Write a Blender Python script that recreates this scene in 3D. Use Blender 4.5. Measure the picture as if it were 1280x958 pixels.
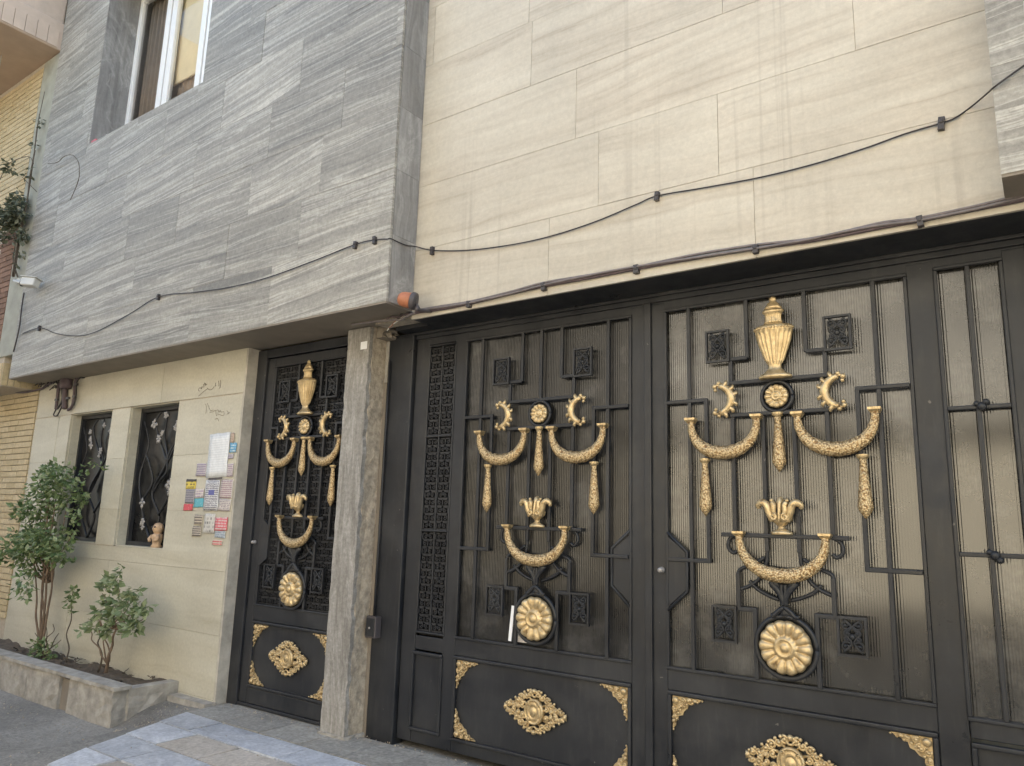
import bpy, math, random
from mathutils import Vector, Matrix
R = math.radians
for o in list(bpy.data.objects): bpy.data.objects.remove(o, do_unlink=True)
scene = bpy.context.scene
COL = scene.collection
random.seed(7)

# ------------------------------------------------------------------ camera
YAW, PITCH, ROLL, FPX = R(35.725), R(10.706), R(1.690), 937.565
CAM = Vector((0, -3.8793, 1.5))
_f = Vector((-math.sin(YAW)*math.cos(PITCH), math.cos(YAW)*math.cos(PITCH), math.sin(PITCH)))
_r = Vector((math.cos(YAW), math.sin(YAW), 0)); _u = _r.cross(_f)
CR = math.cos(ROLL)*_r + math.sin(ROLL)*_u
CU = -math.sin(ROLL)*_r + math.cos(ROLL)*_u
cd = bpy.data.cameras.new('camera'); cam = bpy.data.objects.new('camera', cd); COL.objects.link(cam)
cd.sensor_width = 36; cd.lens = FPX/1280*36; cd.clip_start = .05; cd.clip_end = 2000
m = Matrix.Identity(4)
for i in range(3): m[i][0], m[i][1], m[i][2], m[i][3] = CR[i], CU[i], -_f[i], CAM[i]
cam.matrix_world = m
scene.camera = cam
def at(px, py, y):                      # photo pixel -> point on the wall plane at depth y
    d = _f + CR*((px-640)/FPX) - CU*((py-479)/FPX)
    return CAM + d*((y-CAM.y)/d.y)

# ------------------------------------------------------------------ light
SUN_EL, SUN_AZ = 47, 12                # sun stands behind the house; azimuth from +y towards +x
w = bpy.data.worlds.new('World'); scene.world = w; w.use_nodes = True
nt = w.node_tree; bg = nt.nodes['Background']
sky = nt.nodes.new('ShaderNodeTexSky'); sky.sky_type = 'NISHITA'; sky.sun_disc = False
sky.sun_elevation = R(SUN_EL); sky.sun_rotation = R(SUN_AZ); sky.dust_density = 4.0; sky.air_density = 1.0; sky.ozone_density = .6
nt.links.new(sky.outputs[0], bg.inputs[0]); bg.inputs[1].default_value = .15
sd = bpy.data.lights.new('sun', 'SUN'); sun = bpy.data.objects.new('sun', sd); COL.objects.link(sun)
sd.energy = 4.2; sd.angle = R(.53); sd.color = (1, .93, .82)
sv = Vector((math.sin(R(SUN_AZ))*math.cos(R(SUN_EL)), math.cos(R(SUN_AZ))*math.cos(R(SUN_EL)), math.sin(R(SUN_EL))))
sun.rotation_euler = sv.to_track_quat('Z', 'Y').to_euler(); sun.location = (0, 6, 14)
vs = scene.view_settings
vs.view_transform = 'Standard'; vs.look = 'None'; vs.gamma = 1; vs.use_curve_mapping = False
vs.exposure = 2.2
vs.use_white_balance = True; vs.white_balance_temperature = 6900; vs.white_balance_tint = 5

# ------------------------------------------------------------------ materials
def new_mat(name):
    mt = bpy.data.materials.new(name); mt.use_nodes = True
    return mt, mt.node_tree.nodes, mt.node_tree.links, mt.node_tree.nodes['Principled BSDF']
def N(ns, t, **k):
    n = ns.new(t)
    for a, b in k.items(): setattr(n, a, b)
    return n
def ramp(ns, stops):
    r = ns.new('ShaderNodeValToRGB'); e = r.color_ramp.elements
    while len(e) < len(stops): e.new(.5)
    for i, (p, c) in enumerate(stops):
        e[i].position = p; e[i].color = (c[0], c[1], c[2], 1)
    return r
def g3(v): return (v, v, v)
def math_n(ns, ls, op, a, b=None, clamp=False):
    n = ns.new('ShaderNodeMath'); n.operation = op; n.use_clamp = clamp
    for i, v in enumerate((a, b)):
        if v is None: continue
        if isinstance(v, (int, float)): n.inputs[i].default_value = v
        else: ls.new(v, n.inputs[i])
    return n.outputs[0]
def mixc(ns, ls, fac, a, b, mode='MIX'):
    n = ns.new('ShaderNodeMix'); n.data_type = 'RGBA'; n.blend_type = mode
    if isinstance(fac, (int, float)): n.inputs[0].default_value = fac
    else: ls.new(fac, n.inputs[0])
    for i, v in ((6, a), (7, b)):
        if isinstance(v, tuple): n.inputs[i].default_value = (v[0], v[1], v[2], 1)
        else: ls.new(v, n.inputs[i])
    return n.outputs[2]
def noise(ns, ls, vec, scale, detail=4, rough=.55, dist=0):
    n = ns.new('ShaderNodeTexNoise'); n.inputs['Scale'].default_value = scale; n.inputs['Detail'].default_value = detail
    n.inputs['Roughness'].default_value = rough; n.inputs['Distortion'].default_value = dist
    if vec is not None: ls.new(vec, n.inputs['Vector'])
    return n.outputs[0]
def bump(ns, ls, h, b, strength, dist):
    n = ns.new('ShaderNodeBump'); n.inputs['Strength'].default_value = strength; n.inputs['Distance'].default_value = dist
    ls.new(h, n.inputs['Height']); ls.new(n.outputs[0], b.inputs['Normal'])

def plain(name, col, rough=.6, metal=0, var=.15, scale=14, bmp=.15, bd=.004, spec=.5):
    mt, ns, ls, b = new_mat(name)
    tc = N(ns, 'ShaderNodeTexCoord')
    f = noise(ns, ls, tc.outputs['Object'], scale, 6, .6)
    r = ramp(ns, [(.25, tuple(c*(1-var) for c in col)), (.75, tuple(min(1, c*(1+var)) for c in col))])
    ls.new(f, r.inputs[0]); ls.new(r.outputs[0], b.inputs['Base Color'])
    b.inputs['Metallic'].default_value = metal; b.inputs['Specular IOR Level'].default_value = spec
    rr = N(ns, 'ShaderNodeMapRange'); rr.inputs[3].default_value = rough-.08; rr.inputs[4].default_value = min(1, rough+.1)
    ls.new(f, rr.inputs[0]); ls.new(rr.outputs[0], b.inputs['Roughness'])
    if bmp: bump(ns, ls, f, b, bmp, bd)
    return mt

def stone(name, stops, streak=(.55, 1, 7), tilt=0, tiltvar=.25, dist=1.2, vein=None, tone=.16, stain=None, rough=.55, fine=60, wav=.12, speck=.12):
    """cut stone slabs: bedding streaks, per-slab offset and tone"""
    mt, ns, ls, b = new_mat(name)
    geo = N(ns, 'ShaderNodeNewGeometry'); oi = N(ns, 'ShaderNodeObjectInfo')
    off = N(ns, 'ShaderNodeVectorMath', operation='SCALE'); off.inputs[0].default_value = (31, 17, 53)
    ls.new(oi.outputs['Random'], off.inputs['Scale'])
    rot = N(ns, 'ShaderNodeVectorRotate', rotation_type='Y_AXIS')
    ls.new(geo.outputs['Position'], rot.inputs['Vector'])
    ang = math_n(ns, ls, 'MULTIPLY_ADD', oi.outputs['Random'], tiltvar); ang.node.inputs[2].default_value = tilt - tiltvar/2
    ls.new(ang, rot.inputs['Angle'])
    po = N(ns, 'ShaderNodeVectorMath', operation='ADD'); ls.new(rot.outputs[0], po.inputs[0]); ls.new(off.outputs[0], po.inputs[1])
    wn = N(ns, 'ShaderNodeTexNoise'); wn.inputs['Scale'].default_value = 1.5; wn.inputs['Detail'].default_value = 3; ls.new(po.outputs[0], wn.inputs['Vector'])
    ws = N(ns, 'ShaderNodeVectorMath', operation='SUBTRACT'); ls.new(wn.outputs['Color'], ws.inputs[0]); ws.inputs[1].default_value = (.5, .5, .5)
    wsc = N(ns, 'ShaderNodeVectorMath', operation='SCALE'); ls.new(ws.outputs[0], wsc.inputs[0]); wsc.inputs['Scale'].default_value = wav
    wr = N(ns, 'ShaderNodeVectorMath', operation='ADD'); ls.new(rot.outputs[0], wr.inputs[0]); ls.new(wsc.outputs[0], wr.inputs[1]); rot = wr
    mp = N(ns, 'ShaderNodeVectorMath', operation='MULTIPLY'); ls.new(rot.outputs[0], mp.inputs[0]); mp.inputs[1].default_value = streak
    ad = N(ns, 'ShaderNodeVectorMath', operation='ADD'); ls.new(mp.outputs[0], ad.inputs[0]); ls.new(off.outputs[0], ad.inputs[1])
    f1 = noise(ns, ls, ad.outputs[0], 1.6, 9, .62, dist)
    r = ramp(ns, stops); ls.new(f1, r.inputs[0]); col = r.outputs[0]
    if vein:
        mp2 = N(ns, 'ShaderNodeVectorMath', operation='MULTIPLY'); ls.new(rot.outputs[0], mp2.inputs[0]); mp2.inputs[1].default_value = (vein[0], 1, vein[1])
        ad2 = N(ns, 'ShaderNodeVectorMath', operation='ADD'); ls.new(mp2.outputs[0], ad2.inputs[0]); ls.new(off.outputs[0], ad2.inputs[1])
        fv = noise(ns, ls, ad2.outputs[0], 1.3, 6, .6, 1.6)
        a = math_n(ns, ls, 'ABSOLUTE', math_n(ns, ls, 'SUBTRACT', fv, .5))
        vr = ramp(ns, [(0, g3(1)), (.012, g3(.55)), (.05, g3(0))]); ls.new(a, vr.inputs[0])
        gate_ = noise(ns, ls, ad2.outputs[0], 2.3, 3)
        vm = math_n(ns, ls, 'MULTIPLY', vr.outputs[0], math_n(ns, ls, 'MULTIPLY', gate_, vein[3]), True)
        col = mixc(ns, ls, vm, col, vein[2])
    sp_ = noise(ns, ls, geo.outputs['Position'], 38, 4, .75); spr = ramp(ns, [(.3, g3(1-speck)), (.7, g3(1+speck*.6))]); ls.new(sp_, spr.inputs[0])
    col = mixc(ns, ls, 1, col, spr.outputs[0], 'MULTIPLY')
    # per slab tone
    tn = N(ns, 'ShaderNodeMapRange'); tn.inputs[3].default_value = 1-tone; tn.inputs[4].default_value = 1+tone*.6
    ls.new(oi.outputs['Random'], tn.inputs[0])
    hs = N(ns, 'ShaderNodeHueSaturation'); ls.new(col, hs.inputs['Color']); ls.new(tn.outputs[0], hs.inputs['Value']); col = hs.outputs[0]
    # blotchy dirt
    bl = noise(ns, ls, geo.outputs['Position'], 1.1, 5, .6)
    br = ramp(ns, [(.35, g3(.86)), (.65, g3(1.0))]); ls.new(bl, br.inputs[0])
    col = mixc(ns, ls, 1, col, br.outputs[0], 'MULTIPLY')
    if stain:
        mv = N(ns, 'ShaderNodeVectorMath', operation='MULTIPLY'); ls.new(geo.outputs['Position'], mv.inputs[0]); mv.inputs[1].default_value = (7, 0, .12)
        sn = noise(ns, ls, mv.outputs[0], 1.7, 5, .6)
        sr = ramp(ns, [(.56, g3(0)), (.72, g3(1))]); ls.new(sn, sr.inputs[0])
        mv2 = N(ns, 'ShaderNodeVectorMath', operation='MULTIPLY'); ls.new(geo.outputs['Position'], mv2.inputs[0]); mv2.inputs[1].default_value = (.9, 0, .35)
        sg = ramp(ns, [(.45, g3(0)), (.6, g3(1))]); ls.new(noise(ns, ls, mv2.outputs[0], 1, 2), sg.inputs[0])
        col = mixc(ns, ls, math_n(ns, ls, 'MULTIPLY', math_n(ns, ls, 'MULTIPLY', sr.outputs[0], sg.outputs[0]), stain[0]), col, stain[1])
    ls.new(col, b.inputs['Base Color'])
    ff = noise(ns, ls, geo.outputs['Position'], fine, 5, .7)
    rr = N(ns, 'ShaderNodeMapRange'); rr.inputs[3].default_value = rough-.12; rr.inputs[4].default_value = rough+.18
    ls.new(f1, rr.inputs[0]); ls.new(rr.outputs[0], b.inputs['Roughness'])
    hh = math_n(ns, ls, 'ADD', math_n(ns, ls, 'MULTIPLY', f1, .6), math_n(ns, ls, 'MULTIPLY', ff, .4))
    bump(ns, ls, hh, b, .25, .004)
    return mt

M = {}
M['beige'] = stone('beige_travertine', [(.25, (.39, .33, .26)), (.38, (.505, .45, .365)), (.5, (.56, .51, .422)), (.62, (.59, .545, .455)), (.8, (.65, .605, .52))],
                   streak=(.30, 1, 6.5), tilt=.02, tiltvar=.12, dist=.8, tone=.06, stain=(.75, (.30, .26, .215)), wav=.10, speck=.10)
M['cream'] = stone('cream_stone', [(.28, (0.485, 0.445, 0.343)), (.45, (0.549, 0.514, 0.412)), (.6, (0.584, 0.552, 0.450)), (.8, (0.634, 0.604, 0.503))],
                   streak=(.4, 1, 3.2), tiltvar=.2, dist=.8, tone=.05, stain=(.22, (0.356, 0.328, 0.267)))
M['grey'] = stone('grey_travertine', [(.22, (.15, .142, .126)), (.38, (.238, .227, .202)), (.5, (.305, .291, .259)), (.62, (.365, .349, .31)), (.82, (.54, .517, .46))],
                  streak=(.36, 1, 8.5), tilt=.06, tiltvar=.14, dist=.7, vein=(.16, 6.5, (.70, .68, .615), .95), tone=.13, wav=.05, speck=.26)
M['grey_upright'] = stone('grey_travertine_upright', [(.2, (.15, .147, .142)), (.38, (.205, .20, .194)), (.52, (.26, .254, .246)), (.65, (.32, .313, .303)), (.85, (.44, .43, .42))],
                  streak=(6.5, 6.5, .45), tilt=.0, tiltvar=.12, dist=1.5, vein=(5.5, .4, (.50, .49, .47), .9), tone=.1)
M['weathered'] = stone('weathered_grey_stone', [(.2, (.16, .148, .132)), (.42, (.25, .235, .21)), (.55, (.32, .303, .277)), (.7, (.42, .40, .37)), (.9, (.60, .58, .55))],
                  streak=(7, 7, 1.5), tiltvar=.05, dist=1.2, vein=(9, .9, (.62, .605, .58), .6), wav=.1, speck=.3, tone=.03, rough=.75)
M['rubble'] = plain('broken_stone', (.40, .345, .27), .9, 0, .42, 26, 1.0, .012)
M['mortar'] = plain('grout', (.44, .38, .30), .9, 0, .2, 30)
M['grey_grout'] = plain('pale_grey_grout', (.52, .51, .49), .9, 0, .15, 30)
M['plaster'] = plain('old_plaster', (.44, .37, .27), .9, 0, .25, 9, .4, .006)
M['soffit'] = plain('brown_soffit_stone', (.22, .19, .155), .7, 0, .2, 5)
M['concrete'] = plain('rough_concrete', (.33, .31, .275), .9, 0, .42, 9, .8, .012)
M['jamb'] = plain('worn_grey_plaster', (.43, .40, .345), .85, 0, .35, 8, .4, .006)
M['white_upvc'] = plain('white_window_plastic', (.80, .80, .79), .3, 0, .03, 10, 0)
M['steel_dark'] = plain('dark_cable', (.03, .025, .024), .5, 0, .3, 40)
M['purple_cable'] = plain('faded_purple_cable', (.085, .06, .066), .55, 0, .3, 40)
M['clip'] = plain('dark_plastic_clip', (.045, .04, .042), .45, 0, .2, 30)
M['grey_cable'] = plain('grey_sheathed_cable', (.16, .14, .14), .5, 0, .25, 30)
M['white_paint'] = plain('off_white_plastic', (.55, .55, .52), .4, 0, .06, 10, 0)
M['soil'] = plain('dry_soil', (.115, .09, .068), .95, 0, .45, 16, 1, .02)
M['bark'] = plain('bark', (.17, .12, .085), .85, 0, .3, 30, .6, .005)
M['twig'] = plain('dry_twig', (.10, .08, .06), .9, 0, .3, 30)
M['orange'] = plain('orange_plastic', (.40, .15, .075), .45, 0, .18, 30, .1, .002)
M['dark_plastic'] = plain('dark_grey_plastic', (.07, .062, .066), .5, 0, .2, 30)
M['paper'] = plain('white_paper', (.78, .79, .80), .7, 0, .03, 10, 0)
M['neigh_plaster'] = plain('pinkish_plaster', (.50, .405, .33), .85, 0, .12, 6)
M['neigh_grey'] = plain('grey_green_render', (.33, .33, .28), .85, 0, .22, 6)
M['redbrick'] = plain('red_brown_brick', (.20, .105, .07), .85, 0, .25, 12)
M['tan_soffit'] = plain('tan_soffit', (.40, .30, .22), .85, 0, .1, 5)
M['lens'] = plain('lens_black', (.012, .012, .014), .15, 0, .1, 10, 0)
M['marker'] = plain('black_marker_ink', (.11, .085, .07), .8, 0, .2, 30, 0)
M['marker_pale'] = plain('faded_marker_ink', (.27, .225, .17), .8, 0, .2, 30, 0)
M['figurine'] = plain('tan_ceramic', (.50, .345, .215), .55, 0, .25, 40)
M['silver_leaf'] = plain('silver_painted_metal', (.34, .325, .315), .4, .3, .3, 40)
M['brown_curtain'] = plain('brown_curtain_cloth', (.31, .245, .19), .9, 0, .12, 10)
M['cream_blind'] = plain('cream_blind_cloth', (.82, .70, .46), .85, 0, .05, 10)
M['pink'] = plain('pink_plastic', (.50, .12, .14), .5, 0, .1, 20)

def brick_mat(name, c1, c2, rough=.85):
    mt, ns, ls, b = new_mat(name)
    oi = N(ns, 'ShaderNodeObjectInfo'); geo = N(ns, 'ShaderNodeNewGeometry')
    r = ramp(ns, [(0, c1), (1, c2)]); ls.new(oi.outputs['Random'], r.inputs[0])
    f = noise(ns, ls, geo.outputs['Position'], 30, 6, .65)
    rr = ramp(ns, [(.3, g3(.78)), (.7, g3(1.08))]); ls.new(f, rr.inputs[0])
    ls.new(mixc(ns, ls, 1, r.outputs[0], rr.outputs[0], 'MULTIPLY'), b.inputs['Base Color']); b.inputs['Roughness'].default_value = rough
    bump(ns, ls, f, b, .35, .004)
    return mt
M['brick'] = brick_mat('yellow_brick', (.50, .40, .235), (.58, .475, .30))
M['red_brick'] = brick_mat('red_brick', (.17, .095, .06), (.26, .15, .10))
M['tile_blue'] = stone('blue_white_marble', [(.3, (.36, .38, .42)), (.5, (.50, .52, .56)), (.7, (.62, .635, .66))], streak=(3, 3, 3), tone=.22, rough=.55, speck=.3, wav=.3)
M['tile_pink'] = stone('pinkish_stone_tile', [(.3, (.42, .37, .32)), (.5, (.51, .46, .40)), (.7, (.57, .515, .46))], streak=(3, 3, 3), tone=.2, rough=.65, speck=.3, wav=.3)
M['tile_grey'] = stone('grey_beige_stone_tile', [(.3, (.30, .285, .25)), (.5, (.40, .38, .34)), (.7, (.50, .475, .42))], streak=(5, 5, 5), tone=.2, rough=.8, speck=.35, wav=.3)

def gate_paint():
    mt, ns, ls, b = new_mat('black_gate_paint')
    geo = N(ns, 'ShaderNodeNewGeometry')
    f = noise(ns, ls, geo.outputs['Position'], 3.5, 8, .65)
    r = ramp(ns, [(.3, (.0145, .016, .0195)), (.7, (.026, .028, .0325))]); ls.new(f, r.inputs[0])
    sep = N(ns, 'ShaderNodeSeparateXYZ'); ls.new(geo.outputs['Position'], sep.inputs[0])
    d = N(ns, 'ShaderNodeVectorMath', operation='MULTIPLY'); ls.new(geo.outputs['Position'], d.inputs[0]); d.inputs[1].default_value = (14, 14, 2)
    dn = noise(ns, ls, d.outputs[0], 2, 7, .7); dr = ramp(ns, [(.52, g3(0)), (.8, g3(.12))]); ls.new(dn, dr.inputs[0])
    c1 = mixc(ns, ls, dr.outputs[0], r.outputs[0], (.17, .16, .145))
    sn_ = noise(ns, ls, geo.outputs['Position'], 24, 3, .5); sr_ = ramp(ns, [(.74, g3(0)), (.77, g3(.55))]); ls.new(sn_, sr_.inputs[0])
    sm_ = noise(ns, ls, geo.outputs['Position'], 1.7, 5, .65); sq_ = ramp(ns, [(.5, g3(0)), (.72, g3(.16))]); ls.new(sm_, sq_.inputs[0])
    c1 = mixc(ns, ls, sq_.outputs[0], c1, (.14, .135, .125)); c1 = mixc(ns, ls, sr_.outputs[0], c1, (.20, .185, .165)); ls.new(c1, b.inputs['Base Color'])
    rr = N(ns, 'ShaderNodeMapRange'); b.inputs['Specular IOR Level'].default_value = .4; rr.inputs[1].default_value = .3; rr.inputs[2].default_value = .7; rr.inputs[3].default_value = .26; rr.inputs[4].default_value = .62; ls.new(f, rr.inputs[0]); ls.new(rr.outputs[0], b.inputs['Roughness'])
    ff = noise(ns, ls, geo.outputs['Position'], 90, 4, .6); bump(ns, ls, math_n(ns, ls, 'ADD', ff, math_n(ns, ls, 'MULTIPLY', noise(ns, ls, geo.outputs['Position'], 5, 3), 3)), b, .12, .003)
    return mt
M['gate'] = gate_paint()
def gold_mat():
    mt, ns, ls, b = new_mat('gold_paint')
    tc = N(ns, 'ShaderNodeTexCoord')
    v = N(ns, 'ShaderNodeTexVoronoi', feature='F1'); v.inputs['Scale'].default_value = 85; ls.new(tc.outputs['Object'], v.inputs['Vector'])
    f = noise(ns, ls, tc.outputs['Object'], 26, 6, .65)
    r = ramp(ns, [(.28, (.23, .15, .07)), (.42, (.50, .375, .205)), (.58, (.62, .48, .275)), (.75, (.72, .58, .36))]); ls.new(f, r.inputs[0])
    ls.new(r.outputs[0], b.inputs['Base Color']); b.inputs['Metallic'].default_value = .6; b.inputs['Roughness'].default_value = .36
    h = math_n(ns, ls, 'ADD', v.outputs['Distance'], math_n(ns, ls, 'MULTIPLY', f, .5))
    bump(ns, ls, h, b, .18, .004)
    return mt
M['gold'] = gold_mat()
def gold_pebble():
    mt, ns, ls, b = new_mat('gold_pebbled_casting')
    tc = N(ns, 'ShaderNodeTexCoord')
    v = N(ns, 'ShaderNodeTexVoronoi', feature='F1'); v.inputs['Scale'].default_value = 105; ls.new(tc.outputs['Object'], v.inputs['Vector'])
    r = ramp(ns, [(0, (.76, .61, .38)), (.4, (.58, .44, .245)), (.8, (.22, .13, .055))]); ls.new(v.outputs['Distance'], r.inputs[0])  # shade of the crevices between pebbles is painted into the gold
    ls.new(r.outputs[0], b.inputs['Base Color']); b.inputs['Metallic'].default_value = .55; b.inputs['Roughness'].default_value = .38
    inv = math_n(ns, ls, 'SUBTRACT', 1, v.outputs['Distance']); bump(ns, ls, inv, b, .7, .006)
    return mt
M['gold_pebble'] = gold_pebble()
def glass(name, base, ior, rough):
    mt, ns, ls, b = new_mat(name)
    geo = N(ns, 'ShaderNodeNewGeometry')
    f = noise(ns, ls, geo.outputs['Position'], 3.1, 7, .68)
    r = ramp(ns, [(.35, tuple(c*.55 for c in base)), (.5, base), (.72, tuple(c*2.4+.02 for c in base))]); ls.new(f, r.inputs[0]); ls.new(r.outputs[0], b.inputs['Base Color'])
    b.inputs['IOR'].default_value = ior
    rr = N(ns, 'ShaderNodeMapRange'); rr.inputs[3].default_value = rough*.6; rr.inputs[4].default_value = rough*1.8; ls.new(f, rr.inputs[0]); ls.new(rr.outputs[0], b.inputs['Roughness'])
    return mt
M['fluted'] = glass('fluted_reflective_glass', (.035, .034, .031), 1.85, .10)
M['fluted_dark'] = glass('fluted_dark_glass', (.026, .026, .026), 1.48, .12)
M['void'] = plain('matt_black_backing', (.010, .010, .011), .8, 0, .1, 10, 0)
M['dark_pane'] = glass('dark_window_glass', (.014, .014, .015), 1.33, .25)
def clear_glass():
    mt, ns, ls, b = new_mat('clear_window_glass')
    out = ns['Material Output']; tr = N(ns, 'ShaderNodeBsdfTransparent'); gl = N(ns, 'ShaderNodeBsdfGlossy'); gl.inputs['Roughness'].default_value = .02
    mx = N(ns, 'ShaderNodeMixShader'); fr = N(ns, 'ShaderNodeFresnel'); fr.inputs[0].default_value = 1.5
    ls.new(fr.outputs[0], mx.inputs[0]); ls.new(tr.outputs[0], mx.inputs[1]); ls.new(gl.outputs[0], mx.inputs[2]); ls.new(mx.outputs[0], out.inputs[0])
    return mt
M['clear'] = clear_glass()
def leaf_mat(name, cols, trans=.25):
    mt, ns, ls, b = new_mat(name)
    geo = N(ns, 'ShaderNodeNewGeometry')
    r = ramp(ns, [(i/(len(cols)-1), c) for i, c in enumerate(cols)]); ls.new(geo.outputs['Random Per Island'], r.inputs[0])
    ls.new(r.outputs[0], b.inputs['Base Color']); b.inputs['Roughness'].default_value = .5
    out = ns['Material Output']; tl = N(ns, 'ShaderNodeBsdfTranslucent'); ls.new(r.outputs[0], tl.inputs[0])
    mx = N(ns, 'ShaderNodeMixShader'); mx.inputs[0].default_value = trans
    ls.new(b.outputs[0], mx.inputs[1]); ls.new(tl.outputs[0], mx.inputs[2]); ls.new(mx.outputs[0], out.inputs[0])
    return mt
M['leaf'] = leaf_mat('shrub_leaf', [(.065, .115, .04), (.13, .195, .07), (.21, .275, .12), (.34, .39, .22)])
M['leaf_pale'] = leaf_mat('pale_shrub_leaf', [(.10, .15, .06), (.20, .255, .12), (.34, .39, .23)])
M['vine'] = leaf_mat('dusty_vine_leaf', [(.07, .085, .05), (.12, .135, .085), (.19, .20, .145)])

def asphalt():
    mt, ns, ls, b = new_mat('concrete_lane')
    geo = N(ns, 'ShaderNodeNewGeometry')
    f = noise(ns, ls, geo.outputs['Position'], 1.3, 8, .65); g = noise(ns, ls, geo.outputs['Position'], 45, 5, .7)
    r = ramp(ns, [(.3, (.15, .142, .128)), (.5, (.24, .229, .208)), (.62, (.29, .277, .252)), (.75, (.36, .345, .315))]); ls.new(f, r.inputs[0])
    rr = ramp(ns, [(.3, g3(.6)), (.7, g3(1.2))]); ls.new(g, rr.inputs[0])
    ls.new(mixc(ns, ls, 1, r.outputs[0], rr.outputs[0], 'MULTIPLY'), b.inputs['Base Color']); b.inputs['Roughness'].default_value = .9
    bump(ns, ls, math_n(ns, ls, 'ADD', g, math_n(ns, ls, 'MULTIPLY', f, 1.5)), b, .7, .012)
    return mt
M['lane'] = asphalt()
_pm = {}
def print_mat(bgc, ink, rows, words, thr=.45, seed=0, head=None, headfrac=.2):
    """flat printed sheet: rows of ink dashes"""
    mt, ns, ls, b = new_mat('printed_sheet')
    tc = N(ns, 'ShaderNodeTexCoord'); sep = N(ns, 'ShaderNodeSeparateXYZ'); ls.new(tc.outputs['Generated'], sep.inputs[0])
    u, v = sep.outputs[0], sep.outputs[2]
    jn = noise(ns, ls, tc.outputs['Generated'], 9, 4, .7)
    vj = math_n(ns, ls, 'ADD', v, math_n(ns, ls, 'MULTIPLY', math_n(ns, ls, 'SUBTRACT', jn, .5), .10 if rows < 14 else .01))
    rv = math_n(ns, ls, 'MULTIPLY', vj, rows*1.25)
    line = math_n(ns, ls, 'GREATER_THAN', math_n(ns, ls, 'FRACT', rv), .42)
    cmb = N(ns, 'ShaderNodeCombineXYZ'); ls.new(math_n(ns, ls, 'MULTIPLY', u, words*1.8), cmb.inputs[0])
    ls.new(math_n(ns, ls, 'MULTIPLY', math_n(ns, ls, 'FLOOR', rv), 7.31), cmb.inputs[1]); cmb.inputs[2].default_value = seed*3.7
    nz = noise(ns, ls, cmb.outputs[0], 1, 3, .7)
    wd = math_n(ns, ls, 'GREATER_THAN', nz, thr)
    mg = math_n(ns, ls, 'LESS_THAN', math_n(ns, ls, 'ABSOLUTE', math_n(ns, ls, 'SUBTRACT', u, .5)), .44)
    k = math_n(ns, ls, 'MULTIPLY', math_n(ns, ls, 'MULTIPLY', line, wd), mg)
    col = mixc(ns, ls, math_n(ns, ls, 'MULTIPLY', k, .8), bgc, ink)
    fd = ramp(ns, [(.35, g3(.82)), (.7, g3(1.06))]); ls.new(noise(ns, ls, tc.outputs['Generated'], 5, 5, .7), fd.inputs[0]); col = mixc(ns, ls, 1, col, fd.outputs[0], 'MULTIPLY')
    if head:
        hm = math_n(ns, ls, 'GREATER_THAN', v, 1-headfrac); col = mixc(ns, ls, hm, col, head)
    ls.new(col, b.inputs['Base Color']); b.inputs['Roughness'].default_value = .6
    return mt

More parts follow.
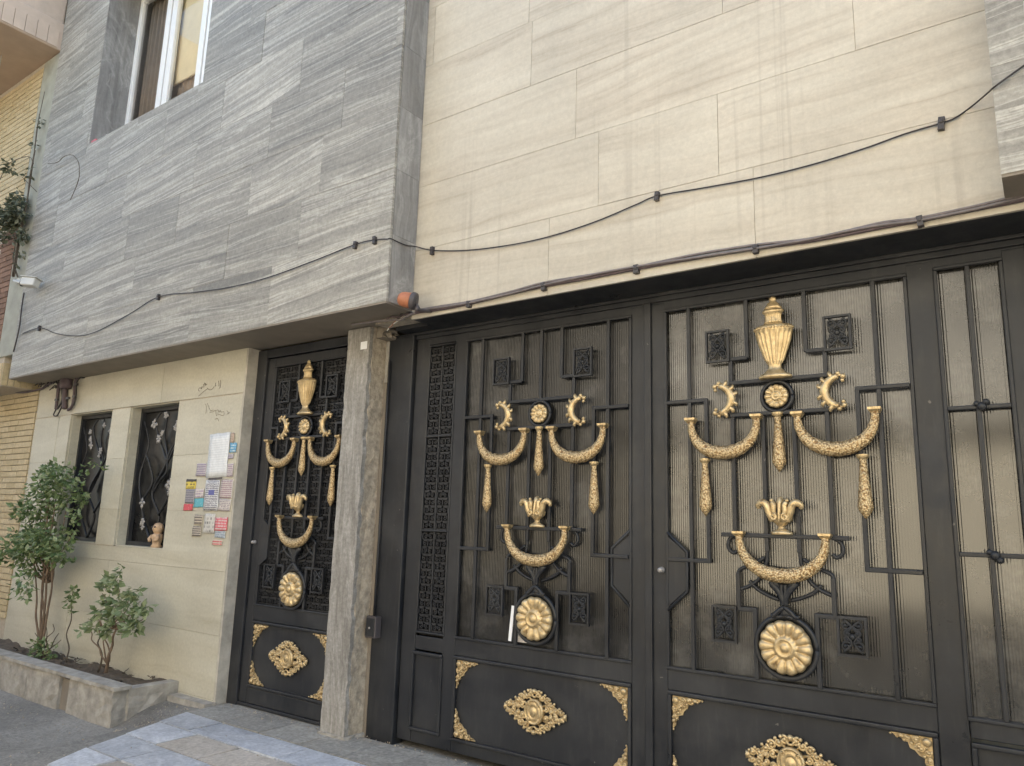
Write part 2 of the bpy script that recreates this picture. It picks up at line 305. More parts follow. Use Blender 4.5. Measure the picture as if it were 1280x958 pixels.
# ------------------------------------------------------------------ mesh helpers
class MB:
    def __init__(s): s.v = []; s.f = []; s.sm = []
    def add(s, vs, fs, smooth=False):
        k = len(s.v); s.v += [tuple(p) for p in vs]; s.f += [tuple(i+k for i in f) for f in fs]; s.sm += [smooth]*len(fs); return s
    def box(s, x0, x1, y0, y1, z0, z1):
        vs = [(x, y, z) for z in (z0, z1) for y in (y0, y1) for x in (x0, x1)]
        return s.add(vs, [(0, 2, 3, 1), (4, 5, 7, 6), (0, 1, 5, 4), (2, 6, 7, 3), (0, 4, 6, 2), (1, 3, 7, 5)])
    def bar(s, p, q, w, d, c=(0, -1, 0)):
        """square bar from p to q; w across in the wall plane, d deep along y"""
        p, q = Vector(p), Vector(q); t = (q-p).normalized(); n = Vector((0, 1, 0)); a = t.cross(n).normalized()
        vs = []
        for e in (p, q):
            for (i, j) in ((-1, -1), (1, -1), (1, 1), (-1, 1)): vs.append(e + a*(w/2*i) + n*(d/2*j))
        return s.add(vs, [(3, 2, 1, 0), (4, 5, 6, 7), (0, 1, 5, 4), (1, 2, 6, 5), (2, 3, 7, 6), (3, 0, 4, 7)])
    def tube(s, pts, r, n=8, flat=1.0, jit=0):
        pts = [Vector(p) for p in pts]; L = len(pts)
        rs = r if isinstance(r, (list, tuple)) else [r]*L
        vs = []; up = Vector((0, 1, 0)); prev = None
        for i, p in enumerate(pts):
            t = (pts[min(i+1, L-1)] - pts[max(i-1, 0)])
            if t.length < 1e-9: t = Vector((0, 0, 1))
            t.normalize()
            if prev is None:
                a = up if abs(t.dot(up)) < .95 else Vector((1, 0, 0))
            else: a = prev
            a = (a - t*a.dot(t)).normalized(); b = t.cross(a); prev = a
            for k in range(n):
                an = 2*math.pi*k/n; rr = rs[i]*(1 + (random.uniform(-jit, jit) if jit else 0))
                vs.append(p + a*(math.cos(an)*rr*flat) + b*(math.sin(an)*rr))
        fs = [(i*n+k, i*n+(k+1) % n, (i+1)*n+(k+1) % n, (i+1)*n+k) for i in range(L-1) for k in range(n)]
        fs += [tuple(range(n-1, -1, -1)), tuple((L-1)*n+k for k in range(n))]
        return s.add(vs, fs, True)
    def ball(s, c, r, n=8, m=5, sy=1, sz=1):
        vs = [(c[0], c[1], c[2]+r*sz)]
        for i in range(1, m):
            a = math.pi*i/m
            for k in range(n):
                b = 2*math.pi*k/n; vs.append((c[0]+r*math.sin(a)*math.cos(b), c[1]+r*math.sin(a)*math.sin(b)*sy, c[2]+r*math.cos(a)*sz))
        vs.append((c[0], c[1], c[2]-r*sz)); e = len(vs)-1
        fs = [(0, 1+k, 1+(k+1) % n) for k in range(n)]
        for i in range(m-2):
            for k in range(n): fs.append((1+i*n+k, 1+(i+1)*n+k, 1+(i+1)*n+(k+1) % n, 1+i*n+(k+1) % n))
        fs += [(e, 1+(m-2)*n+(k+1) % n, 1+(m-2)*n+k) for k in range(n)]
        return s.add(vs, fs, True)
    def lathe(s, prof, n=24, sy=1.0, flute=0, fz=(0, 0), c=(0, 0, 0), axis='z'):
        vs = []
        for (r, z) in prof:
            for k in range(n):
                a = 2*math.pi*k/n; rr = r
                if flute and fz[0] <= z <= fz[1]: rr = r*(1 - .17*(.5+.5*math.cos(flute*a))**.6)
                p = (rr*math.cos(a), rr*math.sin(a)*sy, z)
                if axis == 'y': p = (p[0], p[2], p[1])
                vs.append((p[0]+c[0], p[1]+c[1], p[2]+c[2]))
        L = len(prof); fs = [(i*n+k, i*n+(k+1) % n, (i+1)*n+(k+1) % n, (i+1)*n+k) for i in range(L-1) for k in range(n)]
        fs += [tuple(range(n-1, -1, -1)), tuple((L-1)*n+k for k in range(n))]
        if axis == 'y': fs = [f[::-1] for f in fs]
        return s.add(vs, fs, True)
    def loft(s, secs, n=10, smooth=True):
        """half-round relief: secs (z, halfwidth, depth), back at y=0, swelling to -y"""
        vs = []
        for (z, h, d) in secs:
            for k in range(n+1):
                a = math.pi*k/n; vs.append((h*math.cos(a), -d*math.sin(a), z))
        w = n+1; fs = [(i*w+k, i*w+k+1, (i+1)*w+k+1, (i+1)*w+k) for i in range(len(secs)-1) for k in range(n)]
        fs += [tuple(range(n, -1, -1)), tuple((len(secs)-1)*w+k for k in range(w))]
        return s.add(vs, fs, smooth)
    def prism(s, pts, y0, y1):
        """outline (x,z) extruded from y0 (front) to y1"""
        n = len(pts); vs = [(x, y0, z) for x, z in pts] + [(x, y1, z) for x, z in pts]
        fs = [tuple(range(n)), tuple(range(2*n-1, n-1, -1))] + [(i, n+i, n+(i+1) % n, (i+1) % n) for i in range(n)]
        return s.add(vs, fs)
    def pillow(s, pts, y, d, ins=.75):
        n = len(pts); cx = sum(p[0] for p in pts)/n; cz = sum(p[1] for p in pts)/n
        vs = [(x, y, z) for x, z in pts] + [(x, y-d*.45, z) for x, z in pts] + [(cx+(x-cx)*ins, y-d, cz+(z-cz)*ins) for x, z in pts] + [(cx, y-d*1.15, cz)]
        fs = []
        for i in range(n):
            j = (i+1) % n; fs += [(i, j, n+j, n+i), (n+i, n+j, 2*n+j, 2*n+i), (2*n+i, 2*n+j, 3*n)]
        return s.add(vs, fs, True)
    def mesh(s, name, mat):
        me = bpy.data.meshes.new(name); me.from_pydata(s.v, [], s.f)
        me.polygons.foreach_set('use_smooth', s.sm); me.update()
        if mat: me.materials.append(M[mat] if isinstance(mat, str) else mat)
        return me
    def build(s, name, mat, parent=None, loc=(0, 0, 0), bevel=0):
        return obj(name, s.mesh(name, mat), parent, loc, bevel=bevel)
def obj(name, me, parent=None, loc=(0, 0, 0), rot=(0, 0, 0), scale=(1, 1, 1), bevel=0):
    o = bpy.data.objects.new(name, me); COL.objects.link(o); o.parent = parent; o.location = loc; o.rotation_euler = rot; o.scale = scale
    if bevel:
        b = o.modifiers.new('bevel', 'BEVEL'); b.width = bevel; b.segments = 2; b.limit_method = 'ANGLE'
    return o
def empty(name, loc=(0, 0, 0)):
    o = bpy.data.objects.new(name, None); COL.objects.link(o); o.location = loc; o.empty_display_size = .2; return o
def tag(o, label=None, cat=None, group=None, kind=None):
    if label: o['label'] = label
    if cat: o['category'] = cat
    if group: o['group'] = group
    if kind: o['kind'] = kind
    return o
def smooth_path(pts, n=6):
    P = [Vector(p) for p in pts]; out = []
    for i in range(len(P)-1):
        a, b, c, d = P[max(i-1, 0)], P[i], P[i+1], P[min(i+2, len(P)-1)]
        for k in range(n):
            t = k/n; out.append(.5*((2*b) + (c-a)*t + (2*a-5*b+4*c-d)*t*t + (3*b-a-3*c+d)*t**3))
    out.append(P[-1]); return out
def spiral(c, r0, a0, turns, n=14, y=0, shrink=.2, flip=1):
    return [(c[0]+(r0*(1-(1-shrink)*i/(n-1)))*math.cos(a0+flip*turns*2*math.pi*i/(n-1)), y, c[1]+(r0*(1-(1-shrink)*i/(n-1)))*math.sin(a0+flip*turns*2*math.pi*i/(n-1))) for i in range(n)]

# ------------------------------------------------------------------ ground
def gz(x, y):
    def ss(t): t = max(0, min(1, t)); return t*t*(3-2*t)
    return -.18*ss((-5.45-x)/.7)*ss((-.05-y)/.6) - .06*ss((-y-1.2)/2)
mb = MB()
xs = [-900, -300, -80, -40, -20] + [-14+.25*i for i in range(0, 73)] + [8, 20, 60, 300, 900]
ys = [-900, -300, -60, -20, -12, -9] + [-7+.25*i for i in range(0, 31)] + [2, 6, 20, 90, 900]
for y in ys:
    for x in xs: mb.v.append((x, y, gz(x, y)+(random.uniform(-.006, .006) if -12 < x < 2 and -5 < y < -.1 else 0)-.012))
nx = len(xs)
for j in range(len(ys)-1):
    for i in range(nx-1): mb.f.append((j*nx+i, j*nx+i+1, (j+1)*nx+i+1, (j+1)*nx+i)); mb.sm.append(True)
tag(mb.build('ground', 'lane'), kind='structure')

# tiled apron in front of the door and gate
apron = MB().prism([(0, 0), (1, 0), (1, 1), (0, 1)], 0, 1)
mb = MB()
out = [(-5.66, .16), (-5.62, -.30), (-5.36, -.92), (-5.20, -1.30), (-4.9, -1.8), (.6, -1.8), (.6, .16)]
n = len(out)
mb.add([(x, y, -.004) for x, y in out]+[(x, y, -.25) for x, y in out], [tuple(range(n)), tuple(range(2*n-1, n-1, -1))]+[(i, n+i, n+(i+1) % n, (i+1) % n) for i in range(n)])
pav = tag(mb.build('pavement', 'concrete'), kind='structure')
def clip_left(x0, x1, y0, y1):
    """tile outline clipped by the apron's slanting left edge"""
    def ed(y):
        for (a, b) in zip(out[:5], out[1:5]):
            if b[1] <= y <= a[1]: return a[0]+(b[0]-a[0])*(y-a[1])/(b[1]-a[1])
        return out[4][0]
    a, b = max(x0, ed(y0)+.02), max(x0, ed(y1)+.02)
    if a >= x1-.03 and b >= x1-.03: return None
    a = min(a, x1-.02); b = min(b, x1-.02)
    return [(a, y0), (x1, y0), (x1, y1), (b, y1)]
rows = [(-.275, .135, 'g', .42, -5.62), (-.565, -.285, 'b', .50, -5.585), (-.885, -.575, 'm', .46, -5.47), (-1.20, -.895, 'n', .48, -5.33), (-1.52, -1.21, 'm', .46, -5.3), (-1.79, -1.53, 'b', .5, -5.1)]
k = 0
for (y0, y1, kind, wd, xa) in rows:
    x = xa
    i = 0
    while x < .55:
        x1 = min(x+wd*random.uniform(.9, 1.1), .58)
        p = clip_left(x+.004, x1-.004, y0+.004, y1-.004)
        if p:
            mt = {'g': 'tile_grey', 'b': 'tile_blue', 'm': 'tile_blue' if i < 1 else 'tile_pink', 'n': 'tile_blue' if i < 3 else 'tile_pink'}[kind]
            if kind == 'b' and i > 5: mt = 'tile_pink' if i % 3 else 'tile_blue'
            h = .003+random.uniform(0, .006); tl = random.uniform(-.004, .004)
            vs = [(a, b, h+tl*(q % 2)) for q, (a, b) in enumerate(p)]+[(a, b, -.03) for a, b in p]
            t = MB().add(vs, [(0, 1, 2, 3), (7, 6, 5, 4)]+[(q, 4+q, 4+(q+1) % 4, (q+1) % 4) for q in range(4)])
            t.build('paving_tile', mt, pav)
        x = x1; i += 1

# ------------------------------------------------------------------ house
house = tag(empty('house', (0, 0, 0)), 'two storey house clad in grey and beige stone with black gate and door', 'house')
def rect_minus(rect, hole):
    x0, x1, z0, z1 = rect; a0, a1, b0, b1 = hole
    if a0 >= x1 or a1 <= x0 or b0 >= z1 or b1 <= z0: return [rect]
    res = []
    if z0 < b0: res.append((x0, x1, z0, b0))
    if z1 > b1: res.append((x0, x1, b1, z1))
    lo, hi = max(z0, b0), min(z1, b1)
    if x0 < a0: res.append((x0, a0, lo, hi))
    if x1 > a1: res.append((a1, x1, lo, hi))
    return res
GAP = .0014
def clad(parent, name, mat, x0, x1, zs, seams, y, holes=(), th=.02, rng=None, jy=.0015):
    """slabs: zs course levels; seams function row -> list of x joints"""
    for i in range(len(zs)-1):
        js = [x0]+[s for s in sorted(seams(i)) if x0+.05 < s < x1-.05]+[x1]
        for a, b in zip(js, js[1:]):
            full = (a, b, zs[i], zs[i+1]); rs = [full]
            for h in holes: rs = [q for r_ in rs for q in rect_minus(r_, h)]
            dy = random.uniform(-jy, jy)
            for (p, q, r0, r1) in rs:
                if q-p < .02 or r1-r0 < .02: continue
                e = [GAP if abs(v-u) < 1e-6 else 0 for v, u in ((p, a), (q, b), (r0, full[2]), (r1, full[3]))]
                o = MB().box(p+e[0], q-e[1], y+dy, y+th, r0+e[2], r1-e[3]).build(name, mat, parent)
def every(x0, step, offs):
    return lambda i: [x0+offs[i % len(offs)]+step*k+(((i*37+k*91) % 17)/17-.5)*.12 for k in range(-2, 24)]

TOP = 8.2
# unseen house mass, lengthened past the view to block the sun
core = MB()
core.box(-9.60, 9, .75, 9, -.3, TOP)
core.box(-9.60, 9, .30, .75, 3.05, TOP)
core.build('sun_block_body', 'plaster', house)
MB().box(-9.66, 9.06, -.44, 9.06, TOP, TOP+.25).build('roof', 'concrete', house)  # unseen roof, added so no sun leaks over the facade

# --- grey projecting upper storey (left)
GY, GB = -.38, 2.98
WIN = (-8.44, -6.23, 5.54, 7.62)
gw = MB()
for r_ in rect_minus((-9.60, -3.605, GB+.02, TOP), WIN): gw.box(r_[0], r_[1], GY+.0035, .13, r_[2], r_[3])
gwall = gw.build('grey_wall', 'grey_grout', house)
gzs = [GB]+[GB+.49*k for k in range(1, 11)]+[TOP]
gs = {0: [-7.88, -6.0, -4.9], 1: [-8.95, -7.06, -5.55, -4.6], 2: [-8.61, -7.3, -6.4, -5.3, -4.4], 3: [-9.0, -7.46, -6.2, -5.1, -4.2]}
clad(gwall, 'stone_slab', 'grey', -9.60, -3.597, gzs, lambda i: gs.get(i) or every(-10, 1.05, [0, .5, .25, .8])(i), GY, [WIN])
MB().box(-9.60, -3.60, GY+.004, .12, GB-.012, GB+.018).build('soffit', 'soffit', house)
for i in range(len(gzs)-1):   # return face, upright grain
    MB().box(-3.62, -3.597+.004, GY+.024, -.125, gzs[i]+.001, gzs[i+1]-.001).build('return_slab', 'grey_upright', gwall)
# window reveals, upright grain
MB().box(-8.455, -8.432, GY+.004, .05, 5.545, 7.615).build('window_reveal', 'grey_upright', gwall)
MB().box(-6.238, -6.215, GY+.004, .05, 5.545, 7.615).build('window_reveal', 'grey_upright', gwall)
MB().box(-8.436, -6.234, GY+.004, .05, 5.52, 5.545).build('window_sill', 'grey', gwall)
MB().box(-8.431, -6.239, GY+.004, .05, 7.612, 7.64).build('window_reveal', 'plaster', gwall)
win = tag(empty('upper_window', (-7.335, 0, 5.54))); win.parent = house
def wloc(x0, x1, y0, y1, z0, z1): return (x0+7.335, x1+7.335, y0, y1, z0-5.54, z1-5.54)
for (a, b) in ((-8.45, -8.375), (-7.795, -7.695), (-7.665, -7.565), (-7.03, -6.935), (-6.905, -6.81), (-6.30, -6.225)):
    MB().box(*wloc(a, b, -.03, .03, 5.546, 7.62)).build('frame_stile', 'white_upvc', win, bevel=.006)
MB().box(*wloc(-7.70, -7.66, -.012, .02, 5.546, 7.62)).build('frame_gasket', 'dark_plastic', win)
for (a, b) in ((5.546, 5.60), (7.53, 7.618)):
    for (p, q) in ((-8.375, -7.795), (-7.565, -7.03), (-6.81, -6.30)):
        MB().box(*wloc(p-.001, q+.001, -.028, .028, a, b)).build('frame_rail', 'white_upvc', win)
for (p, q) in ((-8.375, -7.795), (-7.565, -7.03), (-6.81, -6.30)):
    a_ = wloc(p-.01, q+.01, 0, 0, 5.595, 7.535); MB().add([(a_[0], .003, a_[4]), (a_[1], .003, a_[4]), (a_[1], .003, a_[5]), (a_[0], .003, a_[5])], [(0, 1, 2, 3)]).build('pane', 'clear', win)
def drape(name, x0, x1, y, z0, z1, mat, amp, waves):
    mb = MB(); n = int(waves*8)
    for z in (z0, z1):
        for i in range(n+1):
            mb.v.append((x0+(x1-x0)*i/n, y+amp*math.sin(2*math.pi*waves*i/n)*(1+.3*math.sin(i)), z))
    mb.f = [(i, i+1, n+2+i, n+1+i) for i in range(n)]; mb.sm = [True]*n
    o = mb.build(name, mat); s_ = o.modifiers.new('solid', 'SOLIDIFY'); s_.thickness = .004; return o
tag(drape('curtain', -8.42, -7.70, .10, 5.545, 7.6, 'brown_curtain', .022, 9), 'brown curtain hanging full height with no blind in front in the upper window', 'curtain')
tag(drape('curtain', -7.63, -6.30, .115, 5.545, 7.6, 'brown_curtain', .02, 15), 'brown curtain showing below the cream blind in the upper window', 'curtain')
bl = MB().box(-7.62, -6.32, .062, .066, 6.22, 7.6); bl.tube([(-7.62, .064, 6.22), (-6.32, .064, 6.22)], .012)
tag(bl.build('roller_blind', 'cream_blind'), 'cream roller blind half lowered behind the upper window glass', 'blind')
MB().box(-8.44, -6.23, .2, .24, 5.5, 7.65).build('room_wall', 'plaster', house)
# small things on the sill
sill = MB(); sill.lathe([(.045, 0), (.055, .01), (.058, .05), (.045, .055), (0.03, .058)], 14)
tag(sill.build('bowl', 'white_paint', loc=(-8.15, -.28, 5.546)), 'small white bowl lying on the upper window sill', 'bowl')
tag(MB().box(-.05, .05, -.03, .03, 0, .035).build('sponge', 'pink', loc=(-8.36, -.34, 5.546), bevel=.006), 'small pink block at the corner of the upper window sill', 'sponge')

# --- beige upper wall over the gate
BY, BB = -.12, 2.91
bwall = MB().box(-3.60, 1.6, BY+.005, .13, BB+.025, TOP).build('beige_wall', 'mortar', house)
bzs = [BB, 3.42, 3.912, 4.402, 4.89, 5.38, 5.87, 6.36, 6.85, 7.34, TOP]
bs = {0: [-2.45, -1.156], 1: [-2.098, -1.343, .2], 2: [-2.265, -.62], 3: [-2.622, -1.3]}
clad(bwall, 'stone_slab', 'beige', -3.60, 1.6, bzs, lambda i: bs.get(i) or every(-4, .95, [0, .45, .2])(i), BY)
# --- second grey storey (right)
gw2 = MB().box(-.053, 4, GY+.0035, BY, GB+.02, TOP).build('grey_wall', 'grey_grout', house)
clad(gw2, 'stone_slab', 'grey', -.06, 4, gzs, every(-.06, 1.0, [.7, 1.1, .4]), GY)
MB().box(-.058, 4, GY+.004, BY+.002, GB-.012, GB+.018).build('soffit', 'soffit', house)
# dark steel soffit above the gate
MB().box(-3.60, 1.6, BY+.012, .32, BB+.003, BB+.024).build('lintel_plate', 'gate', house)
MB().box(-3.93, -3.602, .06, .32, BB+.003, BB+.06).build('lintel_plate', 'gate', house)

# --- cream ground floor wall with two barred windows
HOLES = [(-7.555, -6.67, 1.182, 2.57), (-8.825, -7.915, 1.19, 2.57)]
cw = MB(); rs = [(-9.70, -5.66, -.3, 2.972)]
for h in HOLES: rs = [q for r_ in rs for q in rect_minus(r_, h)]
for r_ in rs: cw.box(r_[0], r_[1]-.02, .008, .34, r_[2], r_[3])
cwall = cw.build('cream_wall', 'mortar', house)
czs = [-.25, .03, .53, 1.045, 1.542, 2.045, 2.56, 2.969]
cs = {1: [-8.3, -7.0], 2: [-7.6], 3: [-9.2], 4: [-7.75], 5: [-9.1], 6: [-8.3, -7.0]}
clad(cwall, 'stone_slab', 'cream', -9.70, -5.68, czs, lambda i: cs.get(i, []), 0, HOLES)
for (a0, a1, b0, b1) in HOLES:
    for (u0, u1, v0, v1) in ((a0, a0+.012, b0, b1), (a1-.012, a1, b0, b1)):
        MB().box(u0-.0, u1, .021, .2, v0, v1).build('window_reveal', 'cream', cwall)
    MB().box(a0+.012, a1-.012, .021, .2, b0-.0, b0+.012).build('window_sill', 'cream', cwall)
    MB().box(a0+.012, a1-.012, .021, .2, b1-.012, b1).build('window_reveal', 'cream', cwall)
MB().box(-5.68, -5.655, .001, .34, -.05, 2.966).build('door_jamb', 'jamb', cwall)

def leaf_shape(l, wd):
    return [(0, 0, 0), (-wd/2, -.01, l*.45), (0, -.004, l), (wd/2, -.01, l*.45)]
def metal_flower(mb, c, r, y):
    k = random.choice((4, 5, 6))
    for i in range(k):
        a = 2*math.pi*i/k+random.uniform(-.3, .3); rr = r*random.uniform(.7, 1.15)
        p = [(c[0]+rr*math.cos(a), c[1]+rr*math.sin(a))]
        t = (-math.sin(a)*rr*.34, math.cos(a)*rr*.34); mx = (c[0]+rr*.55*math.cos(a), c[1]+rr*.55*math.sin(a))
        mb.pillow([(c[0], c[1]), (mx[0]+t[0], mx[1]+t[1]), p[0], (mx[0]-t[0], mx[1]-t[1])], y, .012, .5)
    mb.ball((c[0], y-.008, c[1]), r*.22, 6, 4)
def barred_window(hole, branches, flowers):
    a0, a1, b0, b1 = hole; cx = (a0+a1)/2
    root = empty('barred_window', (cx, .12, b0+.012)); root.parent = house; root.location = (cx, .12, b0+.012)
    wd = (a1-a0)/2-.013; h = b1-b0-.024
    MB().box(-wd, wd, .03, .04, 0, h).build('dark_pane', 'dark_pane', root)
    for s_ in (-1, 1): MB().box(s_*wd-.018-.018*s_, s_*wd+.018-.018*s_, -.01, .028, 0, h).build('frame_stile', 'gate', root)
    MB().box(-wd+.036, wd-.036, -.008, .028, h-.04, h-.001).build('frame_rail', 'gate', root)
    MB().box(-wd+.036, wd-.036, -.008, .028, .001, .04).build('frame_rail', 'gate', root)
    for br in branches:
        pts = smooth_path([(u*wd, -.01+.015*math.sin(i*2.1), v*h) for i, (u, v) in enumerate(br)], 8)
        L = len(pts); MB().tube(pts, [.014-.008*i/L for i in range(L)], 7, jit=.2).build('iron_branch', 'gate', root)
    for (u, v, r_) in flowers:
        fm = MB(); metal_flower(fm, (0, 0), r_*.82, 0); fm.build('metal_flower', 'silver_leaf', root, (u*wd, -.025, v*h))
    return root
BR = [[(.1, .03), (.25, .2), (-.05, .38), (.35, .6), (.1, .78), (.25, .95)], [(.25, .22), (.55, .36), (.62, .5), (.9, .62)], [(-.05, .38), (.2, .52), (.75, .74), (.85, .86)],
      [(.1, .03), (-.3, .15), (-.5, .32), (-.72, .5), (-.55, .72), (-.75, .9)], [(.35, .6), (-.05, .74), (-.25, .88), (-.1, .96)], [(.45, .1), (.6, .26), (.5, .4)], [(-.05, .38), (.1, .46), (.45, .52), (.4, .64), (.75, .8)], [(-.5, .32), (-.2, .45), (-.35, .6), (-.6, .66)]]
barred_window(HOLES[0], BR, [(.18, .93, .06), (-.28, .875, .075), (.1, .80, .045), (-.02, .76, .06), (.72, .86, .07), (.62, .83, .05), (.72, .475, .06), (.60, .43, .075), (.66, .38, .05), (-.42, .305, .075), (-.30, .17, .06), (-.26, .13, .045), (.86, .74, .04)])
barred_window(HOLES[1], BR[:5], [(.3, .90, .055), (.62, .855, .07), (-.3, .80, .05), (-.22, .75, .065), (.28, .70, .055), (-.35, .86, .04), (.25, .66, .04)])
# figurine on the sill of the nearer barred window
f = MB(); f.lathe([(.055, 0), (.06, .012), (.045, .03), (.05, .06), (.062, .09), (.055, .12), (.03, .135)], 16, .8)
f.ball((0, 0, .175), .058, 12, 8, .85, .95)
for s_ in (-1, 1): f.ball((s_*.05, 0, .185), .014, 8, 5, .7); f.tube([(s_*.05, -.02, .11), (s_*.068, -.04, .075), (s_*.035, -.055, .06)], [.018, .018, .014], 8)
f.ball((0, -.05, .172), .012, 8, 5, .8, 1.2)
fo = f.build('figurine', 'figurine', loc=(-6.905, .07, 1.194)); tag(fo, 'small tan figurine with round head standing on a barred window sill', 'figurine')
ey = MB()
for s_ in (-1, 1): ey.ball((s_*.022, -.048, .19), .009, 6, 4)
ey.build('eyes', 'dark_plastic', fo)

# --- weathered column between door and gate
def rough_box(x0, x1, y0, y1, z0, z1, nx, ny, nz, amp, side_only=None, seed=1):
    rnd = random.Random(seed); mb = MB(); idx = {}
    def V(i, j, k):
        if (i, j, k) not in idx:
            x = x0+(x1-x0)*i/nx; y = y0+(y1-y0)*j/ny; z = z0+(z1-z0)*k/nz
            a = amp*(1.0 if i == nx or (j == 0 and i > nx*.6) else .25)
            idx[(i, j, k)] = len(mb.v); mb.v.append((x+rnd.uniform(-a, a*.4) if i in (0, nx) else x+rnd.uniform(-a, a)*.3, y+rnd.uniform(-a*.5, a*.5), z+rnd.uniform(-1, 1)*amp*.5*(0 < k < nz)))
        return idx[(i, j, k)]
    def q(a, b, c, d): mb.f.append((a, b, c, d)); mb.sm.append(False)
    for k in range(nz):
        for i in range(nx):
            q(V(i, 0, k), V(i+1, 0, k), V(i+1, 0, k+1), V(i, 0, k+1)); q(V(i, ny, k), V(i, ny, k+1), V(i+1, ny, k+1), V(i+1, ny, k))
        for j in range(ny):
            q(V(nx, j, k), V(nx, j+1, k), V(nx, j+1, k+1), V(nx, j, k+1)); q(V(0, j, k), V(0, j, k+1), V(0, j+1, k+1), V(0, j+1, k))
    for i in range(nx):
        for j in range(ny):
            q(V(i, j, nz), V(i+1, j, nz), V(i+1, j+1, nz), V(i, j+1, nz)); q(V(i, j, 0), V(i, j+1, 0), V(i+1, j+1, 0), V(i+1, j, 0))
    return mb
colm = rough_box(-4.362, -4.135, .03, .30, -.05, 2.965, 4, 6, 34, .0075, seed=4).build('column', 'rubble', house)
cf = MB(); rnd = random.Random(9); nzs = 50
for k in range(nzs+1):
    z = -.03+2.99*k/nzs; ch = rnd.uniform(-.006, .004) if k % 3 else rnd.uniform(-.016, .0)
    xr = -4.137+ch; xl = -4.38+rnd.uniform(-.003, .003); yf = rnd.uniform(-.002, .002)
    cf.v += [(xl, .032, z), (xl, yf, z), (-4.26, yf*.5, z), (xr, yf, z), (xr+.003, .034, z)]
for k in range(nzs):
    for i in range(4): cf.f.append((k*5+i, k*5+i+1, k*5+i+6, k*5+i+5)); cf.sm.append(False)
cf.f += [(4, 3, 2, 1, 0), tuple(nzs*5+i for i in range(5))]; cf.sm += [False]*2
cf.build('column_facing', 'weathered', colm)
foot = rough_box(-4.395, -4.11, -.012, .2, -.03, .022, 8, 5, 2, .016, seed=12); foot.build('column_foot', 'concrete', colm)
# broken plaster where the column meets the overhang and the lintel
pl = rough_box(-4.0, -3.61, -.08, .04, 2.935, 2.967, 9, 5, 3, .012, seed=31); pl.build('plaster_patch', 'rubble', house)
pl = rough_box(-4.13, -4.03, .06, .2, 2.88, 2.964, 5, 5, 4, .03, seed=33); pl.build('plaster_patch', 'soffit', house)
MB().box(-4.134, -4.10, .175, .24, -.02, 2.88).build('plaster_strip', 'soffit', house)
MB().box(-4.125, -4.095, .166, .2, 2.55, 2.87).build('plaster_strip', 'concrete', house)
tag(MB().box(-.035, .035, -.002, .0, -.03, .03).build('number_sticker', 'paper', loc=at(455, 432, -.0035)), 'small white sticker high on the weathered column', 'sticker')

# ------------------------------------------------------------------ ornament castings (shared meshes)
random.seed(21)
OR = {}
def orn_urn():
    b = MB()
    prof = [(.086, 0), (.088, .012), (.080, .02), (.06, .03), (.045, .045), (.034, .055), (.034, .075), (.042, .085), (.052, .10), (.07, .15), (.088, .20), (.098, .24), (.10, .262), (.104, .268), (.104, .282), (.096, .29), (.07, .298), (.05, .305),
            (.046, .32), (.043, .345), (.047, .36), (.056, .368), (.058, .376), (.05, .386), (.04, .405), (.024, .425), (.014, .433), (.02, .442), (.017, .452), (.004, .46)]
    b.lathe(prof[:18], 108, .5, 18, (.095, .255)); b.lathe(prof[17:24], 108, .5, 18, (.318, .362)); b.lathe(prof[23:], 72, .5)
    for i in range(19):
        a = math.pi*(1+i/18); b.ball((.103*math.cos(a), .052*math.sin(a), .275), .0075, 6, 4)
    return b.mesh('urn', 'gold')
OR['urn'] = orn_urn()
def orn_rosette(Rr, N_, dish, boss):
    b = MB(); nr = 14; nt = N_*8; vs = []
    for i in range(nr+1):
        t = i/nr
        for k in range(nt):
            a = 2*math.pi*k/nt; pet = abs(math.cos(N_*a/2))
            r_ = Rr*t*(1+(.055*(pet-.5) if t > .75 else 0))
            if t < .44: h = boss*(1.1 if t < .08 else 1.0 if t < .16 else .5 if t < .24 else 1.0 if t < .33 else .95 if t < .37 else .4)
            else: h = dish*(.55+.45*math.sin(math.pi*(t-.44)/.56*.85))*(1-.55*(1-pet)**2) * (1 if t < .97 else .3)
            vs.append((r_*math.cos(a), -h, r_*math.sin(a)))
    fs = [(i*nt+k, (i+1)*nt+k, (i+1)*nt+(k+1) % nt, i*nt+(k+1) % nt) for i in range(nr) for k in range(nt)]
    base = len(vs)
    vs += [(Rr*math.cos(2*math.pi*k/nt)*.97, .012, Rr*math.sin(2*math.pi*k/nt)*.97) for k in range(nt)]
    fs += [(nr*nt+k, base+k, base+(k+1) % nt, nr*nt+(k+1) % nt) for k in range(nt)] + [tuple(base+k for k in range(nt-1, -1, -1))]
    return b.add(vs, fs, True)
OR['rosette_big'] = orn_rosette(.131, 14, .03, .036).mesh('big_rosette', 'gold')
OR['rosette_small'] = orn_rosette(.063, 12, .016, .022).mesh('small_rosette', 'gold')
def orn_swag(hw, dp):
    b = MB(); n = 40; pts = []; rs = []
    for i in range(n+1):
        a = math.pi*i/n; pts.append((-hw*math.cos(a), -.026, -.02-(dp-.022)*math.sin(a)**.85)); rs.append(.019+.019*math.sin(a)**1.2)
    b.tube(pts, rs, 14, .75, .05)
    return b.mesh('swag', 'gold_pebble')
def orn_cap():
    b = MB(); b.add([(x, y, z) for z, k in ((-.03, .6), (-.012, 1), (0, 1)) for x, y in ((-.03*k, 0), (-.03*k, -.05*k), (.03*k, -.05*k), (.03*k, 0))],
              [(4*i+j, 4*i+(j+1) % 4, 4*i+4+(j+1) % 4, 4*i+4+j) for i in (0, 1) for j in range(4)]+[(3, 2, 1, 0), (8, 9, 10, 11)])
    return b.mesh('swag_cap', 'gold')
